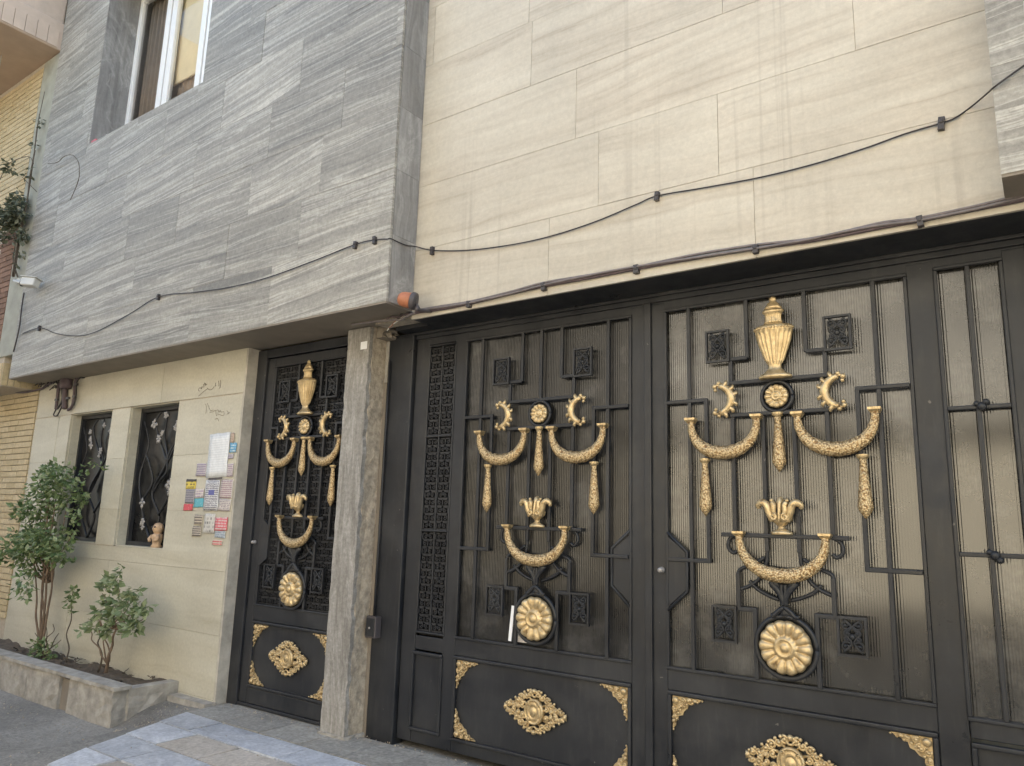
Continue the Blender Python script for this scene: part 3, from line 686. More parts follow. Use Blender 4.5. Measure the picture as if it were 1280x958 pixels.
OR['cap'] = orn_cap()
OR['swag'] = orn_swag(.187, .205)
OR['swag_low'] = orn_swag(.219, .222)
def orn_drop(L):
    b = MB(); b.loft([(-L, .002, .004), (-L+.012, .012, .012), (-L+.045, .034, .026), (-L+.06, .037, .028), (-L*.55, .029, .024), (-L*.2, .019, .018), (-.035, .016, .016), (-.02, .02, .02)], 8, True)
    return b.mesh('drop', 'gold_pebble')
def orn_dropcap():
    b = MB(); b.loft([(-.024, .019, .02), (-.014, .028, .028), (-.004, .031, .03), (0, .031, .03)], 8, False); return b.mesh('drop_cap', 'gold')
OR['drop'] = orn_drop(.318); OR['dropcap'] = orn_dropcap()
def orn_horn():
    """crescent with leaf tips, bulging towards +x"""
    b = MB(); n = 18; pts = []; rs = []
    for i in range(n+1):
        a = R(-74)+R(148)*i/n; pts.append((-.058+.095*math.cos(a)-.02, -.018, .082*math.sin(a))); rs.append(.012+.012*math.cos(a*.9))
    b.tube(pts, rs, 8, .8, .06)
    for a in (-58, -34, -12, 12, 34, 58):
        ca, sa = math.cos(R(a)), math.sin(R(a)); c = (-.078+.108*ca, .088*sa); tp = 1 if a > 0 else -1
        b.tube(smooth_path([(c[0]-.016*ca, -.018, c[1]-.012*sa), (c[0]+.008*ca, -.022, c[1]+.006*sa+.004*tp), (c[0]+.018*ca, -.02, c[1]+.012*sa+.012*tp), (c[0]+.012*ca, -.018, c[1]+.01*sa+.02*tp)], 3), [.013, .013, .012, .012, .011, .011, .01, .009, .008, .006], 7)
    for s_ in (-1, 1):
        e = (-.05, s_*.079)
        b.ball((e[0]-.028, -.018, e[1]-s_*.004), .015, 8, 5); b.ball((e[0]-.004, -.018, e[1]+s_*.013), .013, 8, 5); b.ball((e[0]-.024, -.016, e[1]-s_*.024), .011, 8, 5); b.ball((e[0]+.016, -.016, e[1]+s_*.002), .012, 8, 5)
        b.tube([(e[0], -.018, e[1]), (e[0]-.015, -.02, e[1]+s_*.004), (e[0]-.028, -.018, e[1]-s_*.004)], .008, 6)
    return b.mesh('horn', 'gold')
OR['horn'] = orn_horn()
def orn_crown():
    b = MB()
    b.loft([(0, .056, .035), (.012, .056, .035), (.018, .045, .03), (.03, .018, .018), (.042, .016, .016), (.055, .03, .025), (.075, .058, .04), (.095, .062, .04), (.105, .055, .03)], 12)
    b.loft([(.06, .012, .045), (.09, .017, .05), (.13, .013, .045), (.15, .018, .04), (.168, .022, .036), (.185, .016, .03), (.197, .004, .012)], 10)
    for s_ in (-1, 1):
        b.tube(smooth_path([(s_*.035, -.025, .07), (s_*.055, -.03, .115), (s_*.065, -.032, .15), (s_*.085, -.03, .165), (s_*.108, -.026, .152), (s_*.108, -.024, .132)], 5), [.0195]*16+[.0195, .019, .018, .017, .016, .015, .014, .013, .011, .009][:10], 8)
        b.tube(smooth_path([(s_*.02, -.03, .08), (s_*.03, -.035, .12), (s_*.028, -.036, .15), (s_*.04, -.032, .17)], 5), [.0145]*13+[.013, .011, .007], 8)
        b.ball((s_*.04, -.028, .176), .011, 8, 5)
        b.tube(spiral((s_*.03, .09), .02, R(90), 1.1, 12, -.045, .25, s_), .006, 6)
    return b.mesh('crown', 'gold')
OR['crown'] = orn_crown()
def scrolls(b, specs, rad, y=-.012):
    for (cx, cz, r0, a0, t, fl) in specs:
        p = spiral((cx, cz), r0, R(a0), t, 16, y, .22, fl); b.tube(p, [rad*(1-.35*i/15) for i in range(16)], 6); b.ball((p[-1][0], y-.002, p[-1][2]), rad*1.5, 6, 4)
def orn_medallion():
    b = MB()
    b.lathe([(.002, -.034), (.02, -.033), (.026, -.026), (.032, -.026), (.036, -.032), (.05, -.028), (.058, -.022), (.061, -.03), (.068, -.03), (.072, -.016), (.074, 0)], 40, 1.05, axis='y')
    scrolls(b, [(x*.04, z*.043, .014, 90 if z > 0 else -90, .9, x*z) for x in (-1, 1) for z in (-1, 1)], .005, -.03)
    for sx in (-1, 1):
        for sz in (-1, 1):
            sp = []
            for (x, z, r_, a) in ((.03, .102, .022, 60), (.062, .088, .022, 140), (.096, .070, .024, 20), (.092, .030, .02, 200), (.13, .048, .021, 100), (.125, .014, .017, -20), (.165, .027, .021, 160), (.155, .004, .014, 40), (.198, .016, .017, 60)):
                sp.append((sx*x, sz*z, r_, a if sx > 0 else 180-a, 1.15, sx*sz))
            scrolls(b, sp, .0075)
            for (x, z, r_) in ((.05, .116, .011), (.078, .104, .010), (.113, .082, .010), (.147, .062, .010), (.185, .04, .010), (.215, .024, .009), (.14, .03, .009), (.11, .05, .01)): b.ball((sx*x, -.012, sz*z), r_, 7, 4, .9)
    for sx in (-1, 1):
        b.ball((sx*.226, -.012, 0), .012, 8, 5); b.pillow([(sx*.21, -.012), (sx*.235, -.02), (sx*.235, .02), (sx*.21, .012)][::sx], -.006, .012)
    for sz in (-1, 1):
        b.ball((0, -.016, sz*.118), .016, 10, 6); b.tube(spiral((0, sz*.105), .02, 0, 1, 14, -.014, 1), .007, 6)
    for sx in (-1, 1):
        for sz in (-1, 1): b.tube([(sx*.06, -.008, sz*.04), (sx*.1, -.008, sz*.05), (sx*.15, -.008, sz*.03), (sx*.2, -.008, sz*.008)], .008, 6); b.tube([(sx*.03, -.008, sz*.068), (sx*.06, -.008, sz*.09), (sx*.1, -.008, sz*.07), (sx*.16, -.008, sz*.035)], .007, 6)
    return b.mesh('medallion', 'gold')
OR['medallion'] = orn_medallion()
def orn_corner():
    """corner at the origin, arms along +x and -z"""
    b = MB(); L = .165
    out = [(0, 0), (L*1.05, 0), (L*.93, -.018), (L*.78, -.02), (L*.70, -.036), (L*.58, -.034), (L*.52, -.058), (L*.40, -.075), (L*.36, -.095), (.034, -L*.62), (.032, -L*.74), (.018, -L*.8), (.018, -L*.92), (0, -L*1.05)]
    n = len(out); b.add([(x, 0, z) for x, z in out]+[(x*.97+.001, -.007, z*.97-.001) for x, z in out], [tuple(range(n, 2*n))]+[(i, n+i, n+(i+1) % n, (i+1) % n) for i in range(n)])
    for m_ in (0, 1):
        def T(x, z): return (x, z) if m_ == 0 else (-z, -x)
        sp = []
        for (x, z, r_, a) in ((.03, -.02, .018, 0), (.066, -.02, .017, 120), (.10, -.014, .013, 200), (.13, -.010, .009, 40), (.045, -.05, .017, 300)):
            c = T(x, z); sp.append((c[0], c[1], r_, a, 1.1, 1 if m_ else -1))
        scrolls(b, sp, .006, -.014)
        for (x, z, r_) in ((.085, -.035, .009), (.115, -.026, .008), (.145, -.016, .007), (.172, -.006, .006), (.07, -.048, .008)):
            c = T(x, z); b.ball((c[0], -.01, c[1]), r_, 7, 4)
    b.ball((.022, -.016, -.022), .02, 10, 6, .7)
    return b.mesh('corner_ornament', 'gold')
OR['corner'] = orn_corner()
def orn_square():
    b = MB(); w_, h = .069, .094; t = .012
    b.box(-w_, w_, -.022, .0, h-t, h); b.box(-w_, w_, -.022, .0, -h, -h+t); b.box(-w_, -w_+t, -.0215, -.0005, -h+t, h-t); b.box(w_-t, w_, -.0215, -.0005, -h+t, h-t)
    sp = []
    for sx in (-1, 1):
        for (x, z, r_, a, tt, fl) in ((.028, .055, .024, 200, 1.3, 1), (.03, -.048, .026, 150, 1.3, -1), (.022, .012, .018, 90, 1.1, -1), (.024, -.012, .015, 270, 1.0, 1)):
            sp.append((sx*x, z, r_, a if sx > 0 else 180-a, tt, sx*fl))
    scrolls(b, sp, .0058)
    for s_ in (-1, 1): b.tube(smooth_path([(s_*.045, -.011, -.075), (s_*.005, -.011, -.03), (s_*.03, -.011, .01), (s_*.003, -.011, .045), (s_*.04, -.011, .08)], 4), .006, 6)
    b.ball((0, -.012, 0), .014, 8, 5)
    return b.mesh('scroll_panel', 'gate')
OR['square'] = orn_square()
def orn_acanthus():
    b = MB()
    for s_ in (-1, 1):
        b.tube(smooth_path([(s_*.008, -.012, .06), (s_*.012, -.014, .10), (s_*.035, -.016, .14), (s_*.055, -.016, .165), (s_*.045, -.016, .182), (s_*.028, -.015, .172)], 4), [.014, .014, .015, .016, .016, .016, .016, .017, .018, .018, .018, .018, .017, .016, .015, .014, .013, .012, .011, .01, .009], 7, .7, .1)
        b.tube(smooth_path([(s_*.004, -.012, .09), (s_*.01, -.014, .13), (s_*.008, -.014, .165)], 4), [.011]*9, 7)
        b.tube(smooth_path([(0, -.012, .05), (s_*.03, -.012, .03), (s_*.055, -.012, .004), (s_*.07, -.012, .012)], 4), [.013]*10+[.01, .008, .006], 7)
        b.pillow([(s_*.012, .15), (s_*.055, .14), (s_*.078, .165), (s_*.06, .19), (s_*.03, .185)][::s_], -.006, .016)
    b.loft([(0, .035, .016), (.02, .03, .02), (.05, .014, .018), (.07, .012, .016), (.1, .02, .02), (.13, .012, .014)], 8)
    return b.mesh('acanthus', 'gate')
OR['acanthus'] = orn_acanthus()
def ring_mesh(r0, t, name):
    b = MB(); b.tube([(r0*math.cos(2*math.pi*i/40), 0, r0*math.sin(2*math.pi*i/40)) for i in range(41)], t, 8); return b.mesh(name, 'gate')
def disc_mesh(r0, name):
    b = MB(); b.lathe([(.01, -.008), (r0, -.008), (r0, .008), (.01, .008)], 40, 1, axis='y'); return b.mesh(name, 'gate')
OR['ring_small'] = ring_mesh(.081, .011, 'ring'); OR['disc_small'] = disc_mesh(.08, 'ring_plate')
OR['ring_big'] = ring_mesh(.150, .013, 'ring'); OR['disc_big'] = disc_mesh(.149, 'ring_plate')
def greek(b, x0, x1, z0, z1, s, t, y0, y1):
    """meander lattice cut from sheet"""
    nxx = max(1, round((x1-x0)/s)); nzz = max(1, round((z1-z0)/s)); sx = (x1-x0)/nxx; sz = (z1-z0)/nzz
    key = [((0, 0), (0, .84)), ((0, .84), (.84, .84)), ((.84, .84), (.84, .28)), ((.84, .28), (.34, .28)), ((.34, .28), (.34, .56)), ((.34, .56), (.58, .56)), ((0, 0), (1, 0))]
    for i in range(nxx):
        for j in range(nzz):
            fl = (i+j) % 2
            for ((a, c), (d, e)) in key:
                if fl: a, d = 1-a, 1-d
                p = (x0+sx*(i+a), z0+sz*(j+c)); q = (x0+sx*(i+d), z0+sz*(j+e))
                xa, xb = sorted((p[0], q[0])); za, zb = sorted((p[1], q[1]))
                yy = y0+((i*7+j*3) % 5)*.0002
                b.box(xa-t/2, xb+t/2, yy, y1, za-t/2, zb+t/2)
def fluted(x0, x1, z0, z1, y, pitch, amp, seg=8):
    n = int(round((x1-x0)/pitch))*seg; b = MB()
    for z in (z0, z1):
        for i in range(n+1):
            a = 2*math.pi*i/seg; b.v.append((x0+(x1-x0)*i/n, y+amp*math.cos(a), z))
    k = len(b.v)
    b.v += [(x0, y+.006, z0), (x1, y+.006, z0), (x0, y+.006, z1), (x1, y+.006, z1)]
    b.f = [(i, i+1, n+2+i, n+1+i) for i in range(n)]+[(k+1, k, k+2, k+3)]; b.sm = [True]*n+[False]
    return b

def bars(root, specs, y=-.002, w_=.022, d=.022, name='bar', mat='gate', bev=.004):
    for i, (p, q) in enumerate(specs):
        b = MB(); b.bar((p[0], y-.0003*i, p[1]), (q[0], y-.0003*i, q[1]), w_, d); b.build(name, mat, root, bevel=bev)
def part(root, name, me, x, y, z, sx=1, rot=0, mirror=False):
    return obj(name, OR[me], root, (x, y, z), (0, rot, 0), (-sx if mirror else sx, 1, 1))
def ornaments(root, k=1.0, dz=0.0, urn=True, yo=-.014):
    """gold castings and black scroll panels; k squeezes the spacing"""
    if urn: part(root, 'urn', 'urn', 0, yo-.02, 2.318+dz)
    part(root, 'ring_plate', 'disc_small', 0, yo+.012, 2.222+dz); part(root, 'ring', 'ring_small', 0, yo-.004, 2.222+dz)
    part(root, 'rosette', 'rosette_small', 0, yo-.012, 2.222+dz)
    for s_ in (-1, 1):
        part(root, 'leaf_crescent', 'horn', s_*.262*k, yo, 2.225+dz, 1, 0, s_ > 0)
        o = part(root, 'swag', 'swag', s_*.294*k, yo, 2.128+dz, k); [obj('swag_cap', OR['cap'], o, (e*.187, 0, 0)) for e in (-1, 1)]
        o = part(root, 'tassel', 'drop', s_*.410*k, yo-.004, 1.896+dz); obj('tassel_cap', OR['dropcap'], o)
        part(root, 'scroll_panel', 'square', s_*.322*k, yo+.004, 2.535+dz); part(root, 'scroll_panel', 'square', s_*.318*k, yo+.004, 1.014+dz, 1)
    o = part(root, 'tassel', 'drop', 0, yo-.004, 2.134+dz); obj('tassel_cap', OR['dropcap'], o)
    part(root, 'crown', 'crown', 0, yo-.006, 1.49+dz)
    o = part(root, 'swag', 'swag_low', 0, yo-.004, 1.502+dz, k); [obj('swag_cap', OR['cap'], o, (e*.219, 0, 0)) for e in (-1, 1)]
    part(root, 'ring_plate', 'disc_big', 0, yo+.012, .93+dz); part(root, 'ring', 'ring_big', 0, yo-.004, .93+dz)
    part(root, 'rosette', 'rosette_big', 0, yo-.012, .93+dz)
    part(root, 'acanthus', 'acanthus', 0, yo, 1.075+dz)
def grille_bars(root, k=1.0, dz=0.0, centre=False, y=-.004, zt=2.79, zb=.752, edge=.64):
    sp = []
    for s_ in (-1, 1):
        X = lambda v: s_*v*k
        sp += [((X(.50), zb), (X(.50), zt)), ((X(.158), 2.452+dz), (X(.158), zt)), ((X(.158), 2.455+dz), (X(.258), 2.455+dz)),
               ((X(.253), 2.446+dz), (X(.253), 2.305+dz)), ((X(.25), 2.142+dz), (X(.25), 1.482+dz)), ((X(.083), 2.132+dz), (X(.083), 1.40+dz)),
               ((s_*edge, 2.232+dz), (X(.39), 2.232+dz)), ((X(.40), 2.232+dz), (X(.40), 1.325+dz)), ((X(.39), 1.335+dz), (s_*edge, 1.335+dz)),
               ((X(.25), 1.098+dz), (X(.145), 1.098+dz)), ((X(.155), 1.098+dz), (X(.155), zb)), ((X(.24), 1.09+dz), (X(.24), 1.285+dz))]
    sp += [((-.265*k, 2.316+dz), (.265*k, 2.316+dz)), ((-.262*k, 2.134+dz), (.262*k, 2.134+dz)), ((-.325*k, 1.482+dz), (.325*k, 1.482+dz))]
    if centre: sp += [((0, zt), (0, 2.316+dz))]
    bars(root, sp, y)
    for s_ in (-1, 1):   # bent flats around the lower swag
        X = lambda v: s_*v*k
        for pts in ([(.24, 1.28), (.225, 1.305), (.15, 1.335), (.10, 1.37)], [(.24, 1.195), (.17, 1.225), (.12, 1.27), (.09, 1.34), (.083, 1.41)], [(.03, 1.16), (.08, 1.175), (.14, 1.205), (.18, 1.245)],
                    [(.25, 1.482), (.285, 1.455), (.29, 1.41), (.262, 1.385), (.24, 1.40)]):
            b = MB(); b.tube(smooth_path([(X(a), y, c+dz) for a, c in pts], 5), .0105, 6); b.build('bent_bar', 'gate', root)
def lower_panel(root, x0, x1, z0, z1, gold=True, k=1.0, yo=0):
    b = MB(); b.box(x0, x1, .012+yo, .02+yo, z0, z1); b.build('panel_sheet', 'gate', root)
    t = .022
    for (a, c, d, e) in ((x0-t, x1+t, z1, z1+t), (x0-t, x1+t, z0-t, z0), (x0-t, x0, z0, z1), (x1, x1+t, z0, z1)):
        MB().box(a, c, -.011+yo, .018+yo, d, e).build('panel_moulding', 'gate', root, bevel=.006)
    if gold:
        cx = (x0+x1)/2
        part(root, 'medallion', 'medallion', cx, .006+yo, (z0+z1)/2+.015, .97*k)
        for (x, z, rt) in ((x0+.004, z1-.004, 0), (x1-.004, z1-.004, R(90)), (x1-.004, z0+.004, R(180)), (x0+.004, z0+.004, R(270))):
            part(root, 'corner_ornament', 'corner', x, .008+yo, z, 1, rt)
def rail(root, name, x0, x1, z0, z1, y0=0, y1=.045, bev=.005):
    return MB().box(x0, x1, y0, y1, z0, z1).build(name, 'gate', root, bevel=bev)
def lip(root, x0, x1, z0, z1, t=.018, y0=-.010, sides='LRTB'):
    if 'T' in sides: MB().box(x0-t, x1+t, y0, .012, z1, z1+t).build('pane_moulding', 'gate', root, bevel=.005)
    if 'B' in sides: MB().box(x0-t, x1+t, y0, .012, z0-t, z0).build('pane_moulding', 'gate', root, bevel=.005)
    if 'L' in sides: MB().box(x0-t, x0, y0, .012, z0, z1).build('pane_moulding', 'gate', root, bevel=.005)
    if 'R' in sides: MB().box(x1, x1+t, y0, .012, z0, z1).build('pane_moulding', 'gate', root, bevel=.005)

# ------------------------------------------------------------------ vehicle gate
GP = .205
gf = tag(empty('gate_surround', (-1.9, GP, 0)), 'fixed black steel post and header frame around the vehicle gate', 'gate frame')
X0 = 1.9
MB().box(-4.11+X0, -3.845+X0, -.03, .08, -.02, 2.895).build('post', 'gate', gf, bevel=.008)
MB().box(.0+X0, .24+X0, -.03, .08, -.02, 2.895).build('post', 'gate', gf, bevel=.008)
MB().box(-4.11+X0, .24+X0, -.022, .08, 2.893, 2.914).build('header', 'gate', gf, bevel=.004)
MB().box(-3.845+X0, .0+X0, -.006, .07, 2.862, 2.894).build('header_rebate', 'gate', gf, bevel=.004)

def leaf(cx, side, label):
    """side=+1: hinge bay on +x (glazed); side=-1: hinge bay on -x (key-pattern grille)"""
    root = tag(empty('gate_leaf', (cx, GP, 0)), label, 'gate', 'leaves of the vehicle gate')
    lockx = -.75 if side > 0 else .775
    outx = 1.158 if side > 0 else -1.143
    b0, b1 = (.793, 1.048) if side > 0 else (-1.0, -.763)
    # stiles and rails
    s0, s1 = sorted((lockx, -side*.655)); rail(root, 'lock_stile', s0, s1, .03, 2.85)
    s0, s1 = sorted((side*.655, side*.765 if side < 0 else .778)); rail(root, 'middle_stile', s0, s1, .03, 2.85, .001)
    s0, s1 = sorted(((b1 if side > 0 else b0)+side*.014, outx)); rail(root, 'hinge_stile', s0, s1, .03, 2.85)
    s0, s1 = sorted((lockx, outx)); rail(root, 'top_rail', s0, s1, 2.795+.012, 2.862, .002)
    for (z0, z1) in ((.632, .745), (.03, .10)):
        rail(root, 'rail', -.655, .655, z0, z1, .0015)
        s0, s1 = (b0-.012, b1+.012); rail(root, 'rail', s0, s1, z0, z1-.02 if z0 > .5 else z1+.02, .0015)
    # lock plate: the stile swells into the pane
    e = -side
    pts = [(e*.66, 1.475), (e*.535, 1.375), (e*.535, 1.17), (e*.66, 1.06)]
    if e > 0: pts = pts[::-1]
    MB().prism(pts, -.006, .03).build('lock_plate', 'gate', root, bevel=.004)
    t = MB(); t.tube([(e*.645, -.008, 1.485), (e*.528, -.008, 1.38), (e*.528, -.008, 1.165), (e*.645, -.008, 1.055)], .009, 6); t.build('lock_plate_edge', 'gate', root)
    if side > 0:
        kb = MB(); kb.lathe([(.018, .0), (.018, -.01), (.012, -.014), (.015, -.03), (.01, -.036), (.002, -.037)], 14, 1, axis='y')
        kb.build('lock_knob', 'silver_leaf', root, (-.683, 0, 1.272))
        MB().box(lockx-.035, lockx+.012, -.018, -.001, .04, 2.86).build('cover_strip', 'gate', root, bevel=.006)
    # main pane
    fluted(-.655, .655, .745, 2.808, .03, .0128, .0006).build('fluted_pane', 'fluted' if side > 0 else 'fluted_dark', root)
    lip(root, -.64, .64, .757, 2.788)
    grille_bars(root, centre=side < 0)
    ornaments(root, urn=side > 0)
    lower_panel(root, -.632, .632, .122, .610)
    # hinge bay
    if side > 0:
        fluted(b0-.012, b1+.012, .70, 2.815, .03, .0128, .0006).build('fluted_pane', 'fluted', root)
        lip(root, b0, b1, .722, 2.797)
        bars(root, [(((b0+b1)/2, .722), ((b0+b1)/2, 2.797)), ((b0, 2.105), (b1, 2.105)), ((b0, 1.427), (b1, 1.427))], w_=.02, d=.018)
        for (z, sgn) in ((1.427, 1), (2.105, -1)):
            t = MB(); t.ball((0, 0, 0), .022, 8, 5); t.ball((.018, 0, -.02*sgn), .016, 8, 5); t.ball((-.02, 0, .014), .014, 8, 5)
            t.build('bar_boss', 'gate', root, ((b0+b1)/2+.012, -.014, z))
        lower_panel(root, b0+.01, b1-.01, .135, .595, False)
    else:
        MB().box(b0-.012, b1+.012, .032, .036, .73, 2.81).build('backing_sheet', 'void', root)
        lip(root, b0, b1, .757, 2.788, .014, -.006)
        c = (b0+b1)/2; g = MB()
        for (z0, z1) in ((.765, 1.432), (1.455, 2.103), (2.126, 2.78)):
            greek(g, b0+.008, c-.01, z0, z1, .053, .0082, .002, .012); greek(g, c+.01, b1-.008, z0, z1, .053, .0082, .002, .012)
        g.build('key_grille', 'gate', root)
        bars(root, [((c, .757), (c, 2.788))], .002, .012, .014)
        bars(root, [((b0, 2.115), (b1, 2.115)), ((b0, 1.443), (b1, 1.443))], -.004, .014, .014)
        lower_panel(root, b0-.012, b1-.012, .127, .60, False)
    return root
leafL = leaf(-2.692, -1, 'black gate leaf with key-pattern side grille and gold swags but no gold urn')
leafR = leaf(-1.163, 1, 'black gate leaf crowned by a gold urn with tall glazed side bay and lock knob')
# folded letters tucked into the gate
pm = print_mat((.78, .77, .74), (.45, .35, .33), 14, 14, .4, 3)
lt = MB().box(-.011, .011, -.003, .003, 0, .215).build('letter', 'paper', loc=(-2.872, .172, .778)); tag(lt, 'narrow folded white letter tucked upright into the gate bars beside the large rosette', 'letter')
lt.rotation_euler = (R(-6), R(1), 0)
lt = MB().box(-.085, .085, -.002, .002, 0, .13).build('letter', pm, loc=(-2.765, .218, .772)); tag(lt, 'printed leaflet wedged behind the large gold rosette of the gate', 'letter')
# switch box on the left post
sb = tag(empty('switch_box', at(469, 797, .17)), 'small black switch box with conduit on the gate post beside the column', 'switch box')
MB().box(-.05, .05, -.055, .005, 0, .15).build('box', 'dark_plastic', sb, bevel=.006)
MB().box(-.04, .04, -.062, -.054, .012, .138).build('cover', 'gate', sb, bevel=.004)
t = MB(); t.tube([(-.01, -.012, .145), (-.01, -.012, .6), (-.012, -.01, 1.5), (-.01, -.008, 2.04)], .009, 8); t.build('conduit', 'gate', sb)
kh = MB(); kh.lathe([(.008, 0), (.008, -.006), (.001, -.007)], 10, 1, axis='y'); kh.build('key_button', 'silver_leaf', sb, (.0, -.062, .07))

# ------------------------------------------------------------------ entrance door
DP = .112; DX = -4.945
door = tag(empty('entrance_door', (DX, DP, 0)), 'black entrance door with key-pattern lattice and gold ornaments in the recessed doorway', 'door')
L0, L1 = -5.652-DX, -4.375-DX
MB().box(L0, L0+.13, -.012, .07, .0, 2.955).build('frame_stile', 'gate', door, bevel=.006)
MB().box(L1-.02, L1+.012, -.012, .07, .0, 2.955).build('frame_stile', 'gate', door, bevel=.006)
MB().box(L0+.13, L1-.02, -.0115, .07, 2.875, 2.955).build('frame_head', 'gate', door, bevel=.006)
MB().box(L0+.13, L1-.02, -.004, .07, .012, .035).build('threshold', 'gate', door, bevel=.004)
l0, l1 = L0+.135, L1-.024
rail(door, 'leaf_stile', l0, -.475, .037, 2.87, .008, .055); rail(door, 'leaf_stile', .475, l1, .037, 2.87, .008, .055)
rail(door, 'rail', -.475, .475, 2.79, 2.87, .009, .055); rail(door, 'rail', -.475, .475, .675, .80, .009, .055); rail(door, 'rail', -.475, .475, .037, .155, .009, .055)
MB().box(-.49, .49, .040, .046, .78, 2.80).build('backing_sheet', 'void', door)
g = MB(); greek(g, -.468, .468, .812, 2.782, .052, .0078, .02, .034); g.build('key_grille', 'gate', door)
lip(door, -.468, .468, .806, 2.784, .016, .0)
grille_bars(door, .92, .022, False, .014, 2.784, .806, .468)
ornaments(door, .92, .022, True, .002)
lower_panel(door, -.452, .452, .18, .65, True, 1.0, .012)
MB().prism([(-.47, 1.5), (-.36, 1.43), (-.36, 1.17), (-.47, 1.1)][::-1], .002, .03).build('lock_plate', 'gate', door)
kb = MB(); kb.lathe([(.016, .01), (.016, -.004), (.011, -.008), (.014, -.024), (.009, -.03), (.001, -.031)], 12, 1, axis='y'); kb.build('door_knob', 'silver_leaf', door, (-.535, 0, 1.295))

# ------------------------------------------------------------------ flyers on the cream wall
FL = [('notice', (-6.091, 2.221, -5.79, 1.831), None, 'large blank-looking white notice above the cluster of flyers', ('w',)),
      ('flyer', (-5.785, 2.128, -5.69, 2.045), ((.10, .34, .55), (.62, .72, .78), 3, 4, .5), 'small bright blue flyer at the edge of the white notice', None),
      ('flyer', (-5.785, 2.215, -5.735, 2.135), ((.55, .45, .36), (.3, .18, .15), 5, 5, .45), 'tiny brownish flyer above the bright blue flyer', None),
      ('flyer', (-6.254, 1.961, -6.10, 1.848), ((.62, .58, .57), (.16, .11, .22), 6, 6, .35), 'flyer with dense purple lettering beside the white notice', None),
      ('flyer', (-6.399, 1.822, -6.242, 1.735), ((.72, .56, .10), (.08, .07, .05), 3, 4, .5), 'yellow flyer with black heading', 'y'),
      ('flyer', (-6.385, 1.731, -6.245, 1.605), ((.40, .385, .40), (.08, .07, .11), 7, 7, .35), 'dark grey flyer between the yellow and the red flyer', None),
      ('flyer', (-6.392, 1.600, -6.251, 1.541), ((.62, .10, .12), (.75, .5, .5), 3, 5, .6), 'small red flyer at the bottom of the yellow flyer row', None),
      ('flyer', (-6.234, 1.735, -6.10, 1.655), ((.66, .61, .56), (.28, .2, .34), 3, 6, .45), 'pale flyer with handwriting above the teal flyer', None),
      ('flyer', (-6.238, 1.650, -6.095, 1.572), ((.12, .42, .50), (.5, .68, .7), 3, 4, .62), 'square teal flyer left of the striped leaflet', None),
      ('flyer', (-6.209, 1.505, -6.080, 1.423), ((.56, .49, .40), (.05, .045, .04), 3, 4, .35), 'black stencilled stamp just under the teal flyer', None),
      ('flyer', (-6.218, 1.408, -6.085, 1.319), ((.54, .48, .40), (.06, .05, .05), 4, 5, .35), 'lower black stencilled stamp on the wall', None),
      ('calendar', (-6.085, 1.815, -5.875, 1.545), ((.70, .70, .70), (.12, .11, .16), 12, 10, .4), 'tall striped leaflet with a blue square under the white notice', 'cal'),
      ('flyer', (-5.868, 1.813, -5.69, 1.65), ((.66, .62, .58), (.28, .13, .17), 8, 9, .36), 'flyer of dark red text next to the striped leaflet', None),
      ('flyer', (-5.868, 1.648, -5.695, 1.545), ((.66, .61, .56), (.20, .15, .2), 6, 9, .45), 'pale flyer of small text above the red and white flyer', None),
      ('flyer', (-6.05, 1.520, -5.89, 1.352), ((.60, .58, .54), (.10, .10, .10), 4, 5, .55), 'torn white flyer with black smudges', None),
      ('flyer', (-5.885, 1.490, -5.71, 1.381), ((.66, .13, .16), (.70, .62, .60), 4, 6, .45), 'red and white flyer near the doorway', None),
      ('flyer', (-5.879, 1.378, -5.73, 1.318), ((.45, .50, .54), (.20, .24, .3), 3, 6, .45), 'blue grey strip of paper under the red and white flyer', None),
      ('flyer', (-5.905, 1.300, -5.755, 1.255), ((.62, .54, .45), (.62, .08, .10), 2, 6, .4), 'lowest flyer with a line of red lettering', None),
      ('flyer', (-5.800, 2.033, -5.718, 1.991), ((.50, .47, .50), (.22, .18, .26), 3, 5, .4), 'small grey flyer below the bright blue flyer', None),
      ('flyer', (-5.785, 1.948, -5.70, 1.836), ((.66, .61, .56), (.26, .16, .26), 6, 5, .4), 'narrow flyer of faded text on the door side of the white notice', None)]
